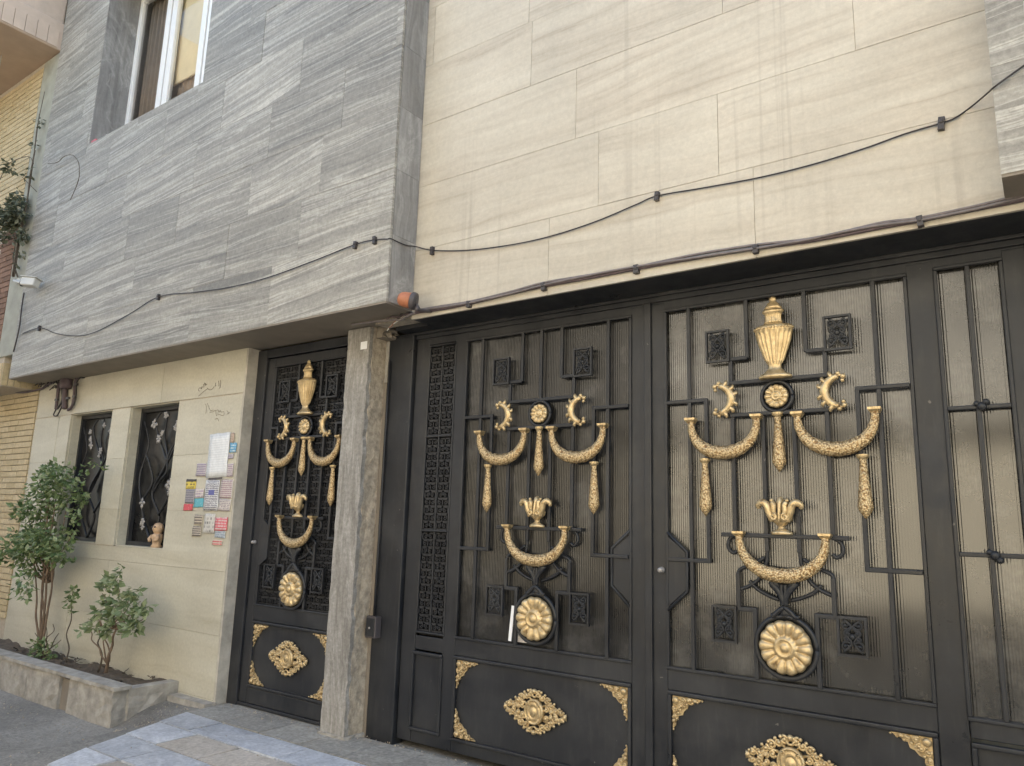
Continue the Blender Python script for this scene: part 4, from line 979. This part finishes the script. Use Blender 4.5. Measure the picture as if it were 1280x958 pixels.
for i, (nm, (x0, z1, x1, z0), sp, lab, ex) in enumerate(FL):
    if sp is None: mt = print_mat((.80, .82, .84), (.69, .72, .75), 15, 3, .3, i)
    else: mt = print_mat(sp[0], sp[1], sp[2], sp[3], sp[4], i, head=(.05, .045, .04) if ex == 'y' else None, headfrac=.28)
    b = MB(); nxx, nzz = 5, 6; wv = .0045 if sp is None else .002
    for q in range(nzz+1):
        for p in range(nxx+1):
            u, v = p/nxx, q/nzz
            jx = random.uniform(-.004, .004) if p in (0, nxx) else 0; jz = random.uniform(-.004, .004) if q in (0, nzz) else 0
            b.v.append((x0+(x1-x0)*u+jx, -.0045-.0012*(i % 4)-wv*(.5+.5*math.sin(u*5+v*7+i)), z0+(z1-z0)*v+jz))
    b.f = [(q*(nxx+1)+p, q*(nxx+1)+p+1, (q+1)*(nxx+1)+p+1, (q+1)*(nxx+1)+p) for q in range(nzz) for p in range(nxx)]; b.sm = [True]*len(b.f)
    c = Vector(((x0+x1)/2, 0, z0)); b.v = [tuple(Vector(v)-c) for v in b.v]
    o = b.build(nm, mt, loc=c); s_ = o.modifiers.new('solid', 'SOLIDIFY'); s_.thickness = .002; s_.offset = 0
    o.rotation_euler = (0, random.uniform(-.03, .03), 0)
    tag(o, lab, 'notice' if i == 0 else 'flyer', None)
    if ex == 'cal': MB().box(-.045, .04, -.0135, -.0115, .135, .18).build('blue_square', print_mat((.13, .14, .36), (.2, .2, .45), 3, 3, .6, 2), o)
    if i == 0: MB().box(-.1, .1, -.016, -.014, -.014, -.001).build('black_tape', 'dark_plastic', o)

# marker scribbles (stroke points read from the photograph, on the wall plane)
def strokes(name, lst, mat, label, r_=.0022):
    b = MB()
    for st in lst:
        pts = [at(230+x*.0835, 460+y*.0835, -.0022) for x, y in st]
        b.tube(smooth_path(pts, 4), r_, 5, .4)
    o = b.build(name, mat); tag(o, label, 'scribble')
strokes('scribble', [[(215, 425), (260, 385), (320, 335), (360, 310)], [(230, 350), (215, 330), (235, 300), (265, 315), (255, 290), (300, 285), (290, 250), (330, 262), (300, 225), (345, 255)], [(345, 300), (370, 325), (400, 330), (430, 310), (450, 280)], [(475, 225), (468, 275), (480, 262)], [(515, 195), (522, 240), (520, 275)], [(545, 185), (550, 235), (540, 290), (525, 310)]], 'marker', 'dark marker scribble high on the cream wall beside the doorway')
strokes('scribble', [[(320, 540), (335, 600), (320, 690)], [(350, 530), (370, 590), (400, 640), (440, 630)], [(380, 665), (430, 660), (470, 640), (480, 700), (490, 720)], [(480, 640), (510, 630), (520, 665), (540, 640), (560, 665), (590, 655), (600, 690), (580, 715), (500, 690)], [(640, 640), (660, 670), (640, 700)], [(460, 770), (500, 760), (520, 800)], [(660, 690), (690, 660)]], 'marker_pale', 'faint faded scribble below the dark marker scribble')

# ------------------------------------------------------------------ cables
def cable(name, pts, r_, mat, label, clips=(), clipsize=(.028, .06), extra=None):
    root = tag(empty(name, pts[0]), label, 'cable'); o0 = Vector(pts[0])
    b = MB(); b.tube([Vector(p)-o0 for p in smooth_path(pts, 7)], r_, 7); b.build('wire', mat, root)
    if extra:
        for e in extra: b = MB(); b.tube([Vector(p)-o0 for p in smooth_path(e, 7)], r_*.8, 6); b.build('wire', 'grey_cable', root)
    for c in clips:
        c = Vector(c)-o0; w_, h = clipsize
        k_ = MB(); k_.box(-w_/2, w_/2, -.02, .018, -h*.62, h*.38); k_.ball((0, -.02, 0), w_*.42, 7, 4, .6); ko = k_.build('clip', 'clip', root, c, bevel=.004); ko.rotation_euler = (0, random.uniform(-.14, .14), 0); ko.scale = (random.uniform(.8, 1.05), 1, random.uniform(.8, 1.1))
    return root
g_, b_ = GY-.012, BY-.012
up = [at(28, 417, g_), at(50, 410, g_), at(70, 417, g_), at(97, 420, g_), at(122, 414, g_), at(163, 392, g_), at(199, 371, g_), at(244, 365.5, g_), at(288, 359, g_), at(335, 347, g_), at(390, 327, g_), at(445, 305.5, g_), at(469, 300, g_), at(484, 299, g_)]
cx_ = Vector((-3.585, GY+.03, 0)); z_ = at(490, 301, GY).z
up += [Vector((-3.584, GY-.006, at(487, 299.5, GY).z)), Vector((-3.583, GY+.14, at(505, 306, -.25).z)), Vector((-3.57, BY-.03, at(519, 311, BY).z))]
up += [at(p, q, b_) for p, q in ((541, 313), (585, 313), (640, 306), (690, 295), (745, 277), (795, 256), (822, 245), (880, 235), (950, 222), (1015, 206), (1080, 186), (1130, 168), (1177, 154), (1195, 147), (1215, 133))]
up += [at(1234, 117, -.30), at(1243, 109, GY-.014), at(1262, 95, g_), at(1290, 76, g_), at(1340, 50, g_)]
cable('wall_cable', up, .0042, 'steel_dark', 'thin dark cable clipped in swoops across the grey and beige stone', [at(p, q, GY-.006) for p, q in ((50, 410), (199, 371), (445, 306), (469, 300))]+[at(p, q, BY-.006) for p, q in ((541, 313), (822, 245), (1177, 154))])
lo = [at(p, q, b_) for p, q in ((520, 391), (550, 387), (590, 379), (640, 367), (680, 358), (740, 347), (797, 336), (870, 323), (945, 311), (1010, 302), (1060, 293), (1105, 284), (1150, 276), (1215, 263), (1280, 250), (1360, 232))]
ex = [[v+Vector((0, -.004, .016+.006*math.sin(i*1.9))) for i, v in enumerate(lo)], [v+Vector((0, -.012, .004+.008*math.sin(i*1.3+1))) for i, v in enumerate(lo)]]
cable('cable_bundle', lo, .009, 'purple_cable', 'bundle of purple grey cables running along the stone edge above the gate', [at(p, q, BY-.01) for p, q in ((587, 380), (680, 358), (796, 336), (945, 311), (1150, 276))], (.03, .05), ex)
so = [at(p, q, -.018) for p, q in ((104, 470), (118, 464), (147, 459.5), (190, 451.5), (248, 440), (300, 431), (330, 427))]+[at(380, 416, -.02), at(430, 407, -.02)]
cable('cable_run', so, .013, 'purple_cable', 'cable run pinned along the top of the cream wall under the overhang', [at(p, q, -.012) for p, q in ((104, 470), (147, 459.5), (190, 451.5), (248, 440))], (.05, .045), [[v+Vector((0, -.004, .022)) for v in so]])
# purple bundle by the barred window
cb = tag(empty('cable_drop', at(82, 495, -.01)), 'purple cable bundle with loops hanging from a box beside the barred windows', 'cable'); o0 = cb.location
def tubepx(lst, r_, y, mat, nm='wire'):
    b = MB(); b.tube([at(p, q, y)-o0 for p, q in lst] if len(lst) < 3 else [v-o0 for v in smooth_path([at(p, q, y) for p, q in lst], 6)], r_, 7); b.build(nm, mat, cb)
pb = at(83, 478, -.04)-o0
jb = MB(); jb.lathe([(.085, 0), (.095, .03), (.095, .13), (.07, .15)], 16, .6); jb.build('junction_pot', 'purple_cable', cb, pb-Vector((0, 0, .075)))
tubepx([(82, 482), (81, 500), (81, 511)], .028, -.03, 'purple_cable'); tubepx([(74, 478), (72, 495), (70, 512)], .018, -.025, 'purple_cable'); tubepx([(77, 482), (78, 500), (72, 511)], .012, -.035, 'steel_dark')
tubepx([(70, 512), (67, 519), (72, 519), (79, 504)], .008, -.03, 'steel_dark')
tubepx([(105, 466), (97, 472), (93.5, 482), (92.5, 497), (90, 508), (85, 513)], .016, -.025, 'purple_cable'); tubepx([(103, 470), (96, 478), (95, 495), (92, 507)], .009, -.035, 'steel_dark')
tubepx([(70, 476), (60, 481), (52, 486), (40, 489), (27, 491), (10, 489.5), (-20, 488)], .012, -.03, 'purple_cable')
for (p, q) in ((71, 500), (93, 496), (95, 481), (85, 498)):
    MB().box(-.03, .03, -.012, .012, -.012, .012).build('tie', 'clip', cb, at(p, q, -.05)-o0)
tw = MB(); rnd = random.Random(3)
for i in range(26):
    p = at(rnd.uniform(50, 72), rnd.uniform(473, 486), -.05)-o0; d = Vector((rnd.uniform(-.09, .09), rnd.uniform(-.05, .03), rnd.uniform(-.06, .06))); tw.tube([p, p+d*.5+Vector((0, 0, .02)), p+d], .006, 5)
tw.build('tangled_ends', 'steel_dark', cb)
# frayed wires above the column
fw = tag(empty('loose_wires', at(490, 398, -.05)), 'tangle of loose wires where the column meets the lintel', 'wires'); o0 = fw.location
for lst, r_, mt in (([(522, 391), (505, 396), (495, 403), (488, 408), (484, 414)], .0035, 'white_paint'), ([(520, 392), (508, 393), (498, 397), (490, 396), (483, 399)], .006, 'purple_cable'), ([(515, 391), (506, 390), (500, 394), (497, 398), (503, 399), (508, 395)], .006, 'steel_dark'), ([(500, 399), (494, 402), (490, 407), (486, 410)], .005, 'redbrick'), ([(525, 390), (512, 394), (500, 400), (492, 400), (470, 402), (440, 406)], .009, 'grey_cable')):
    b = MB(); b.tube([v-o0 for v in smooth_path([at(p, q, -.13) for p, q in lst], 6)], r_, 6); b.build('wire', mt, fw)
# orange siren under the grey corner
sr = tag(empty('siren', at(515, 388, -.26)), 'orange domed siren with dark backplate mounted under the grey stone corner', 'siren'); o0 = sr.location
ax = Vector((-.80, -.42, .18)).normalized(); q_ = ax.to_track_quat('Z', 'Y')
def oriented(prof, mat, nm, c, n=20):
    b = MB(); b.lathe(prof, n); o = b.build(nm, mat, sr, c); o.rotation_mode = 'QUATERNION'; o.rotation_quaternion = q_; return o
c0 = at(518.5, 377, -.26)-o0
oriented([(0.044, -0.0106), (0.0581, -0.0088), (0.0616, 0.0), (0.0616, 0.0194), (0.0563, 0.0264), (0.044, 0.0264)], 'dark_plastic', 'housing', c0)
oriented([(0.0546, 0.0246), (0.0546, 0.0396), (0.0528, 0.0748), (0.0458, 0.1012), (0.0317, 0.1162), (0.0106, 0.1214)], 'orange', 'dome', c0)
oriented([(0.0106, -0.0123), (0.0264, -0.0123), (0.0299, -0.0097)], 'dark_plastic', 'cap', c0)
bk = MB(); bk.tube([c0+Vector((.012, .0, -.02)), c0+Vector((.02, .03, -.055)), c0+Vector((.03, .09, -.05)), c0+Vector((.03, .135, -.04))], .012, 8); bk.ball(c0+Vector((.015, .01, -.052)), .02, 8, 6); bk.build('bracket', 'dark_plastic', sr)

# ------------------------------------------------------------------ security camera
sc = tag(empty('security_camera', at(24, 352, GY+.0)), 'small white security camera on the grey stone corner beside the vine', 'camera'); o0 = sc.location
c = at(39, 354, GY-.12)-o0
b = MB(); b.box(-.10, .075, -.05, .05, -.045, .05); o = b.build('body', 'white_paint', sc, c, bevel=.012); o.rotation_euler = (R(-8), R(6), R(25))
b = MB(); b.box(-.115, .095, -.062, .062, .0501, .06); h_ = b.build('hood', 'white_paint', sc, c, bevel=.004); h_.rotation_euler = o.rotation_euler
b = MB(); b.lathe([(.034, 0), (.034, .01), (.028, .012), (.008, .008)], 16, 1); l_ = b.build('lens', 'lens', sc, c+Vector((-.096, -.05, -.004))); l_.rotation_euler = (R(90), 0, R(-65))
b = MB(); b.tube([Vector((0, .0, 0)), Vector((.0, -.05, -.005)), c+Vector((-.05, .02, -.01))], .018, 8); b.ball((0, 0, 0), .04, 10, 6); b.build('arm', 'white_paint', sc)
b = MB(); b.tube([v-o0 for v in smooth_path([at(30, 366, GY-.02), at(27, 385, GY-.02), at(24, 410, GY-.02), at(17, 440, GY-.02)], 5)], .008, 6); b.build('wire', 'steel_dark', sc)

# ------------------------------------------------------------------ neighbour house (left)
nb = tag(empty('neighbour_house', (-12, 0, 0)), 'yellow brick neighbouring house with pinkish overhang beside the grey stone', 'house')
def nl(b): b.v = [(x+12, y, z) for x, y, z in b.v]; return b
NX = -9.705
nl(MB().box(-20, NX, .012, 9, -.3, 2.93)).build('ground_floor_wall', 'mortar', nb)  # walls of this house reach deep out of sight to block the sun
nw = nl(MB().box(-20, -9.86, -.36, 9, 2.92, 9.2)).build('upper_wall', 'mortar', nb)
nl(MB().box(-10.03, -9.612, -.376, -.2, 3.26, 7.13)).build('pilaster', 'neigh_grey', nb, bevel=.01)
nl(MB().box(-9.86, -9.612, -.2, 9, 3.0, 9.0)).build('side_wall', 'neigh_grey', nb)
nl(MB().box(-20, -9.612, -1.75, -.362, 7.15, 7.52)).build('balcony_slab', 'neigh_plaster', nb, bevel=.01)
for i in range(11):
    nl(MB().box(-9.613, -9.600, -.42-.125*i-.118, -.42-.125*i, 7.165, 7.40)).build('fascia_tile', 'neigh_plaster', nb)
nl(MB().box(-20, -9.62, -1.72, -.362, 7.143, 7.149)).build('balcony_soffit', 'tan_soffit', nb)
nl(MB().box(-20, -9.68, -1.70, -1.55, 7.52, 8.3)).build('balcony_parapet', 'neigh_plaster', nb)
nl(MB().box(-9.85, -9.68, -1.55, -.36, 7.52, 8.3)).build('balcony_parapet', 'neigh_plaster', nb)
nl(MB().box(-20, -9.5, -.6, 9, 9.2, 9.4)).build('roof', 'concrete', nb)
# bricks: one shared mesh
bm_ = MB().box(-.1045, .1045, -.012, .01, -.0295, .0295).mesh('brick', 'brick')
gwl = bpy.data.objects['ground_floor_wall']
def brick_field(parent, x1, x0, z0, z1, yf):
    k = 0; z = z0+.035
    while z < z1-.03:
        xx = x1-.105-(.055 if k % 2 else 0)
        if k % 2:   # half brick at the end
            o = obj('brick', bm_, parent, (x1-.026+12, yf, z), (0, 0, 0), (.24, 1, 1))
            xx = x1-.052-.1075
        while xx > x0:
            obj('brick', bm_, parent, (xx+12, yf+random.uniform(-.002, .002), z+random.uniform(-.0015, .0015))); xx -= .2125
        z += .069; k += 1
brick_field(gwl, NX, -10.75, .30, 2.92, .0)
brick_field(nw, -10.032, -11.75, 5.0, 7.13, -.364)
sm_ = MB().box(-.001, .012, -.03, .03, -.13, .13).mesh('soldier_brick', 'brick')
for i in range(7): obj('soldier_brick', sm_, nw, (-9.861+12, -.33+.068*i, 3.06))
sm2 = MB().box(-.03, .03, -.012, .001, -.13, .13).mesh('soldier_brick', 'brick')
for i in range(9): obj('soldier_brick', sm2, nw, (-9.90-.068*i+12, -.361, 3.06))
bm_ = MB().box(-.1045, .1045, -.012, .01, -.0295, .0295).mesh('brick', 'red_brick')
band = nl(MB().box(-11.2, -10.032, -.362, -.3, 3.25, 4.99)).build('red_wall_band', 'mortar', nb)
brick_field(band, -10.032, -10.55, 3.26, 4.98, -.366)
nl(MB().box(-11, -9.85, -.40, -.355, 2.905, 2.926)).build('edge_strip', 'plaster', nb)
cdp = at(34, 2, -.9)
b = MB(); b.tube([(-10.35, -.75, 7.14), (-10.36, -.752, 6.3), (-10.35, -.75, 5.6)], .006, 6); tag(b.build('hanging_cord', 'white_paint'), 'thin pale cord hanging down from the pinkish balcony', 'cord')

# ------------------------------------------------------------------ plants
def leafy(blobs, n, size, mat, name='crown', parent=None, seed=1, droop=.3, o0=Vector((0, 0, 0)), shell=.75):
    rnd = random.Random(seed); b = MB(); tot = sum(r[3]**3 for r in blobs)
    for (x, y, z, r_) in blobs:
        for i in range(max(4, int(n*r_**3/tot))):
            while True:
                d = Vector((rnd.uniform(-1, 1), rnd.uniform(-1, 1), rnd.uniform(-1, 1)))
                if .05 < d.length < 1: break
            d = d.normalized()*(shell+(1-shell)*rnd.random() if rnd.random() < .7 else rnd.random())*(1+rnd.gauss(0, .1))
            c = Vector((x, y, z))+Vector((d.x*r_, d.y*r_*.75, d.z*r_))-o0
            if (c+o0).y > -.03: c.y = -.03-rnd.random()*.1-o0.y
            t = Vector((d.x+rnd.gauss(0, .5), d.y+rnd.gauss(0, .5)-.3, d.z*.4+rnd.gauss(0, .5)-droop)).normalized()
            up = Vector((rnd.gauss(0, .6), rnd.gauss(0, .6)-.5, 1)).normalized(); sd_ = t.cross(up)
            if sd_.length < .1: continue
            sd_.normalize(); nn = sd_.cross(t); s_ = size*rnd.uniform(.6, 1.25)
            k = len(b.v); wv = .3*s_
            b.v += [tuple(c), tuple(c+t*s_*.5+sd_*wv-nn*.12*s_), tuple(c+t*s_), tuple(c+t*s_*.5-sd_*wv-nn*.12*s_), tuple(c+t*s_*.5)]
            b.f += [(k, k+1, k+4), (k+1, k+2, k+4), (k, k+4, k+3), (k+4, k+2, k+3)]; b.sm += [False]*4
    o = b.build(name, mat, parent); o['kind'] = 'stuff'; return o
def split(blobs, k, seed):
    rnd = random.Random(seed); res = []
    for (x, y, z, r_) in blobs:
        for i in range(k):
            a = [rnd.gauss(0, .45)*r_ for _ in range(3)]; res.append((x+a[0]*1.15, y+a[1]*.6, z+a[2]*1.15, r_*rnd.uniform(.3, .62)))
    return res
def stems(root, base, tips, r0, seed, mat='bark', o0=None, name='stem'):
    rnd = random.Random(seed)
    for t in tips:
        p, q = Vector(base)-o0, Vector(t)-o0; off = Vector((rnd.uniform(-.04, .04), rnd.uniform(-.03, .03), 0)); p = p+off
        mid = [p.lerp(q, k/5)+Vector((rnd.uniform(-.03, .03), rnd.uniform(-.02, .02), 0)) for k in range(1, 5)]
        pts = smooth_path([p]+mid+[q], 4); L = len(pts); b = MB(); b.tube(pts, [r0*(1-.65*i/L) for i in range(L)], 7, jit=.08); b.build(name, mat, root)
S1 = Vector((-8.42, -.17, .085)); sh = tag(empty('tall_shrub', S1), 'tall leafy green shrub covering part of a barred window', 'shrub')
B1 = [(-8.48, -.30, 1.72, .27), (-8.72, -.28, 1.86, .16), (-8.28, -.28, 1.70, .28), (-8.05, -.26, 1.62, .24), (-8.55, -.32, 1.40, .34), (-8.15, -.30, 1.36, .32), (-8.68, -.30, 1.10, .27), (-8.30, -.32, 1.08, .28), (-8.55, -.3, .88, .18), (-9.00, -.28, 1.16, .14), (-7.92, -.22, 1.30, .20), (-8.98, -.25, 1.55, .07), (-8.85, -.28, 1.02, .14), (-7.88, -.2, 1.72, .14), (-9.15, -.25, 1.24, .06), (-7.78, -.18, 1.98, .1), (-8.42, -.28, 1.96, .12)]
leafy(split(B1, 5, 3), 2400, .066, 'leaf', 'crown', sh, 5, .3, S1, .5)
stems(sh, S1, [(-8.5, -.25, 1.2), (-8.3, -.27, 1.45), (-8.15, -.25, 1.2), (-8.62, -.25, .98), (-8.45, -.26, 1.6)], .014, 6, 'bark', S1)
stems(sh, S1+Vector((.0, 0, .7)), [(b_[0], b_[1], b_[2]) for b_ in B1[:13]], .009, 8, 'bark', S1, 'branch')
S2 = Vector((-7.02, -.2, .07)); s2 = tag(empty('small_shrub', S2), 'small open shrub with pale leaves growing from the planter soil', 'shrub')
B2 = [(-6.80, -.28, .84, .12), (-6.62, -.27, .80, .10), (-6.48, -.26, .76, .11), (-6.42, -.25, .62, .12), (-6.98, -.28, .74, .12), (-6.85, -.3, .62, .12), (-7.12, -.27, .78, .07), (-6.92, -.3, .50, .09), (-6.68, -.28, .48, .08), (-6.62, -.3, .60, .08), (-7.28, -.26, .53, .10), (-7.42, -.24, .47, .05), (-7.16, -.27, .62, .05), (-6.82, -.28, .97, .05), (-7.1, -.26, .90, .03)]
leafy(split(B2, 3, 4), 460, .075, 'leaf_pale', 'crown', s2, 9, .25, S2, .3)
stems(s2, S2, [(-6.80, -.26, .52)], .017, 3, 'bark', S2)
stems(s2, Vector((-6.82, -.26, .5)), [(b_[0], b_[1], b_[2]) for b_ in B2[:10]], .007, 4, 'bark', S2, 'branch')
stems(s2, S2+Vector((0, 0, .12)), [(-7.25, -.24, .58), (-7.4, -.23, .46), (-7.12, -.25, .62)], .008, 5, 'bark', S2, 'branch')
stems(s2, S2+Vector((-.22, .02, 0)), [(-7.22, -.2, .5)], .01, 5, 'twig', S2)
# small weeds and sticks in the soil
wd = tag(empty('weed', (-8.2, -.22, .08)), 'low weed with reddish sticks at the foot of the tall shrub', 'weed'); o0 = wd.location
leafy([(-8.2, -.25, .16, .1), (-8.0, -.24, .15, .07), (-8.3, -.26, .22, .06)], 160, .05, 'leaf', 'crown', wd, 11, 0, o0, .3)
stems(wd, o0, [(-8.15, -.25, .38), (-7.95, -.22, .34), (-8.05, -.24, .42), (-7.8, -.26, .3), (-8.4, -.24, .3)], .008, 12, 'twig', o0)
w2 = tag(empty('seedling', (-7.78, -.2, .08)), 'thin upright seedling between the two shrubs', 'seedling'); o0 = w2.location
leafy([(-7.78, -.22, .74, .05), (-7.79, -.22, .66, .05), (-7.79, -.22, .58, .04)], 60, .06, 'leaf', 'crown', w2, 13, 0, o0, .3); stems(w2, o0, [(-7.78, -.22, .74)], .008, 14, 'twig', o0)
# vine on the neighbour
V0 = Vector((-9.95, -.5, 4.75)); vn = tag(empty('vine', V0), 'dusty green vine hanging at the corner of the neighbouring house', 'vine')
leafy(split([(-10.25, -.55, 5.15, .26), (-10.0, -.52, 5.08, .24), (-9.82, -.5, 4.95, .2), (-9.76, -.48, 4.75, .17), (-10.15, -.55, 4.9, .2), (-9.64, -.46, 4.66, .1), (-9.66, -.46, 4.9, .1), (-9.75, -.46, 5.5, .09), (-9.72, -.45, 5.9, .07), (-9.72, -.44, 4.45, .08), (-9.7, -.44, 6.2, .05)], 4, 8), 1500, .06, 'vine', 'crown', vn, 15, .5, V0, .4)
stems(vn, (-9.72, -.44, 4.2), [(-9.73, -.43, 6.6), (-9.76, -.44, 6.3), (-9.7, -.44, 5.8), (-10.2, -.5, 5.3)], .009, 16, 'twig', V0)
b = MB(); rr_ = random.Random(5)
for base in ([(60, 205), (72, 203), (80, 196), (90, 194), (98, 203), (99, 220), (95, 234), (88, 250)], [(0, 225), (8, 208), (20, 200), (36, 196), (42, 205)], [(28, 222), (36, 230), (46, 240)]):
    b.tube([v-V0 for v in smooth_path([at(p, q, GY-.05) for p, q in base], 5)], .004, 6, jit=.4)
b.build('dry_tendril', 'twig', vn)

# ------------------------------------------------------------------ planter
pl = tag(empty('planter', (-8.2, -.3, -.1)), 'low rough concrete planter of stone blocks along the cream wall', 'planter'); PO = Vector((-8.2, -.3, -.1))
def pr_(mb): mb.v = [tuple(Vector(v)-PO) for v in mb.v]; return mb
rnd = random.Random(40); x = -6.20; i = 0
for wd_ in (.74, .17, .62, .95, .8, .9):
    x0 = x-wd_; yf = -.535+.03*(x+6.2)*-.35
    blk = rough_box(x0+.004, x-.004, -.545-(.0 if wd_ > .2 else -.025), -.43, -.34, .118-(.0 if wd_ > .2 else .03), max(2, int(wd_/.1)), 2, 8, .012, seed=50+i)
    pr_(blk).build('kerb_block', 'concrete' if wd_ > .2 else 'soffit', pl); x = x0; i += 1
pr_(rough_box(-6.30, -6.185, -.428, -.002, -.25, .112, 3, 6, 5, .016, seed=70)).build('end_kerb', 'concrete', pl)
cap = rough_box(-10.38, -6.17, -.562, -.418, .112, .14, 70, 3, 1, .011, seed=71); pr_(cap).build('coping', 'concrete', pl)
so_ = MB(); nxx, nyy = 60, 8
for j in range(nyy+1):
    for i in range(nxx+1): so_.v.append((-10.38+4.09*i/nxx, -.425+.425*j/nyy, .065+rnd.uniform(-.012, .016)+.03*math.sin(i*.4)*math.sin(j*.5)))
so_.f = [(j*(nxx+1)+i, j*(nxx+1)+i+1, (j+1)*(nxx+1)+i+1, (j+1)*(nxx+1)+i) for j in range(nyy) for i in range(nxx)]; so_.sm = [True]*len(so_.f)
pr_(so_).build('soil', 'soil', pl)
lt_ = MB()
for i in range(260):
    p = Vector((rnd.uniform(-8.9, -6.35), rnd.uniform(-.40, -.03), .10)); a = rnd.uniform(0, 6.28); s_ = rnd.uniform(.015, .045); t = Vector((math.cos(a), math.sin(a), rnd.uniform(-.3, .5)))*s_; q = Vector((-math.sin(a), math.cos(a), rnd.uniform(-.4, .4)))*s_*.35
    lt_.add([p-t, p+q, p+t, p-q], [(0, 1, 2, 3)])
lo_ = pr_(lt_).build('leaf_litter', 'twig', pl); lo_['kind'] = 'stuff'
# sloped mortar skirt at the foot of wall and planter
sk = rough_box(-6.18, -5.64, -.10, .0, -.12, .02, 6, 3, 2, .02, seed=80); sk.build('mortar_skirt', 'concrete', house)

# ------------------------------------------------------------------ houses across the lane (seen in the reflections)
def opposite(name, x0, x1, y, h, mat, label, wins, wmat='dark_pane', upm=None):
    root = tag(empty(name, ((x0+x1)/2, y, 0)), label, 'house'); cx = (x0+x1)/2
    MB().box(x0-cx, x1-cx, -7, 0, -.3, 3.0).build('wall', mat, root); MB().box(x0-cx, x1-cx, -7, .06, 3.0, h).build('upper_wall', upm or mat, root); MB().box(x0-cx, x1-cx, 0, .2, 3.02, 3.22).build('cornice', 'concrete', root); MB().box(x0-cx-.0, x1-cx+.0, -7.1, .15, h+.002, h+.25).build('roof', 'concrete', root)
    for (a, c, d, e) in wins:
        o = MB().box(a-cx, c-cx, -.05, .072, d, e).build('window', wmat, root); w_ = MB()
        for (p, q, r_, s_) in ((a-.06, c+.06, e, e+.06), (a-.06, c+.06, d-.06, d), (a-.06, a, d, e), (c, c+.06, d, e), ((a+c)/2-.03, (a+c)/2+.03, d, e)): w_.box(p-cx, q-cx, .0, .09, r_, s_)
        w_.build('frame', 'white_upvc', o)
    return root
M['opp_cream'] = plain('sunlit_cream_render', (.58, .535, .455), .85, 0, .08, 4)
M['opp_grey'] = plain('sunlit_grey_beige_stone', (.43, .415, .39), .8, 0, .15, 4)
M['opp_dark'] = plain('dark_brown_brickwork', (.15, .13, .11), .85, 0, .3, 6)
opposite('facing_house', -6.5, 9, -7.7, 7.4, 'opp_cream', 'cream rendered house across the lane', [(-1.2, .4, 4.4, 5.9), (3.2, 4.8, 4.4, 5.9), (-4.6, -3.4, 4.4, 5.8)], upm='opp_grey')
opposite('facing_house', -24, -6.55, -7.8, 6.4, 'opp_dark', 'dark brown brick house across the lane', [(-9, -7.4, 3.9, 5.3), (-14, -12.4, 3.9, 5.3)])

# grit, crumbs of mortar and dry leaves gathered along the wall foot, kerb and thresholds
rnd = random.Random(77); gr = MB()
def crumb(x, y, z, s_):
    k = len(gr.v); gr.v += [(x+s_*rnd.uniform(-1, 1), y+s_*rnd.uniform(-1, 1), z-.004) for _ in range(3)]+[(x+s_*.3*rnd.uniform(-1, 1), y, z+s_*rnd.uniform(.4, .9))]
    gr.f += [(k, k+1, k+3), (k+1, k+2, k+3), (k+2, k, k+3), (k, k+2, k+1)]; gr.sm += [False]*4
for i in range(900):
    t = rnd.random()
    if t < .35: x = rnd.uniform(-5.65, -2.6); y = .09-abs(rnd.gauss(0, .06)) if x < -4.4 else .17-abs(rnd.gauss(0, .06)); z = .008
    elif t < .6: x = rnd.uniform(-8.2, -6.2); y = -.57-abs(rnd.gauss(0, .10)); z = gz(x, y)-.006
    elif t < .8: x = rnd.uniform(-6.15, -5.6); y = rnd.uniform(-.8, -.05); z = gz(x, y)-.006
    else: x = rnd.uniform(-7.5, -3.2); y = rnd.uniform(-1.7, -.1); z = max(gz(x, y)-.008, .006 if x > -5.2 else -1)
    crumb(x, y, z, rnd.uniform(.003, .011))
tag(gr.build('grit', 'rubble'), 'crumbs of mortar and grit scattered along the wall foot and kerb', 'grit', kind='stuff')
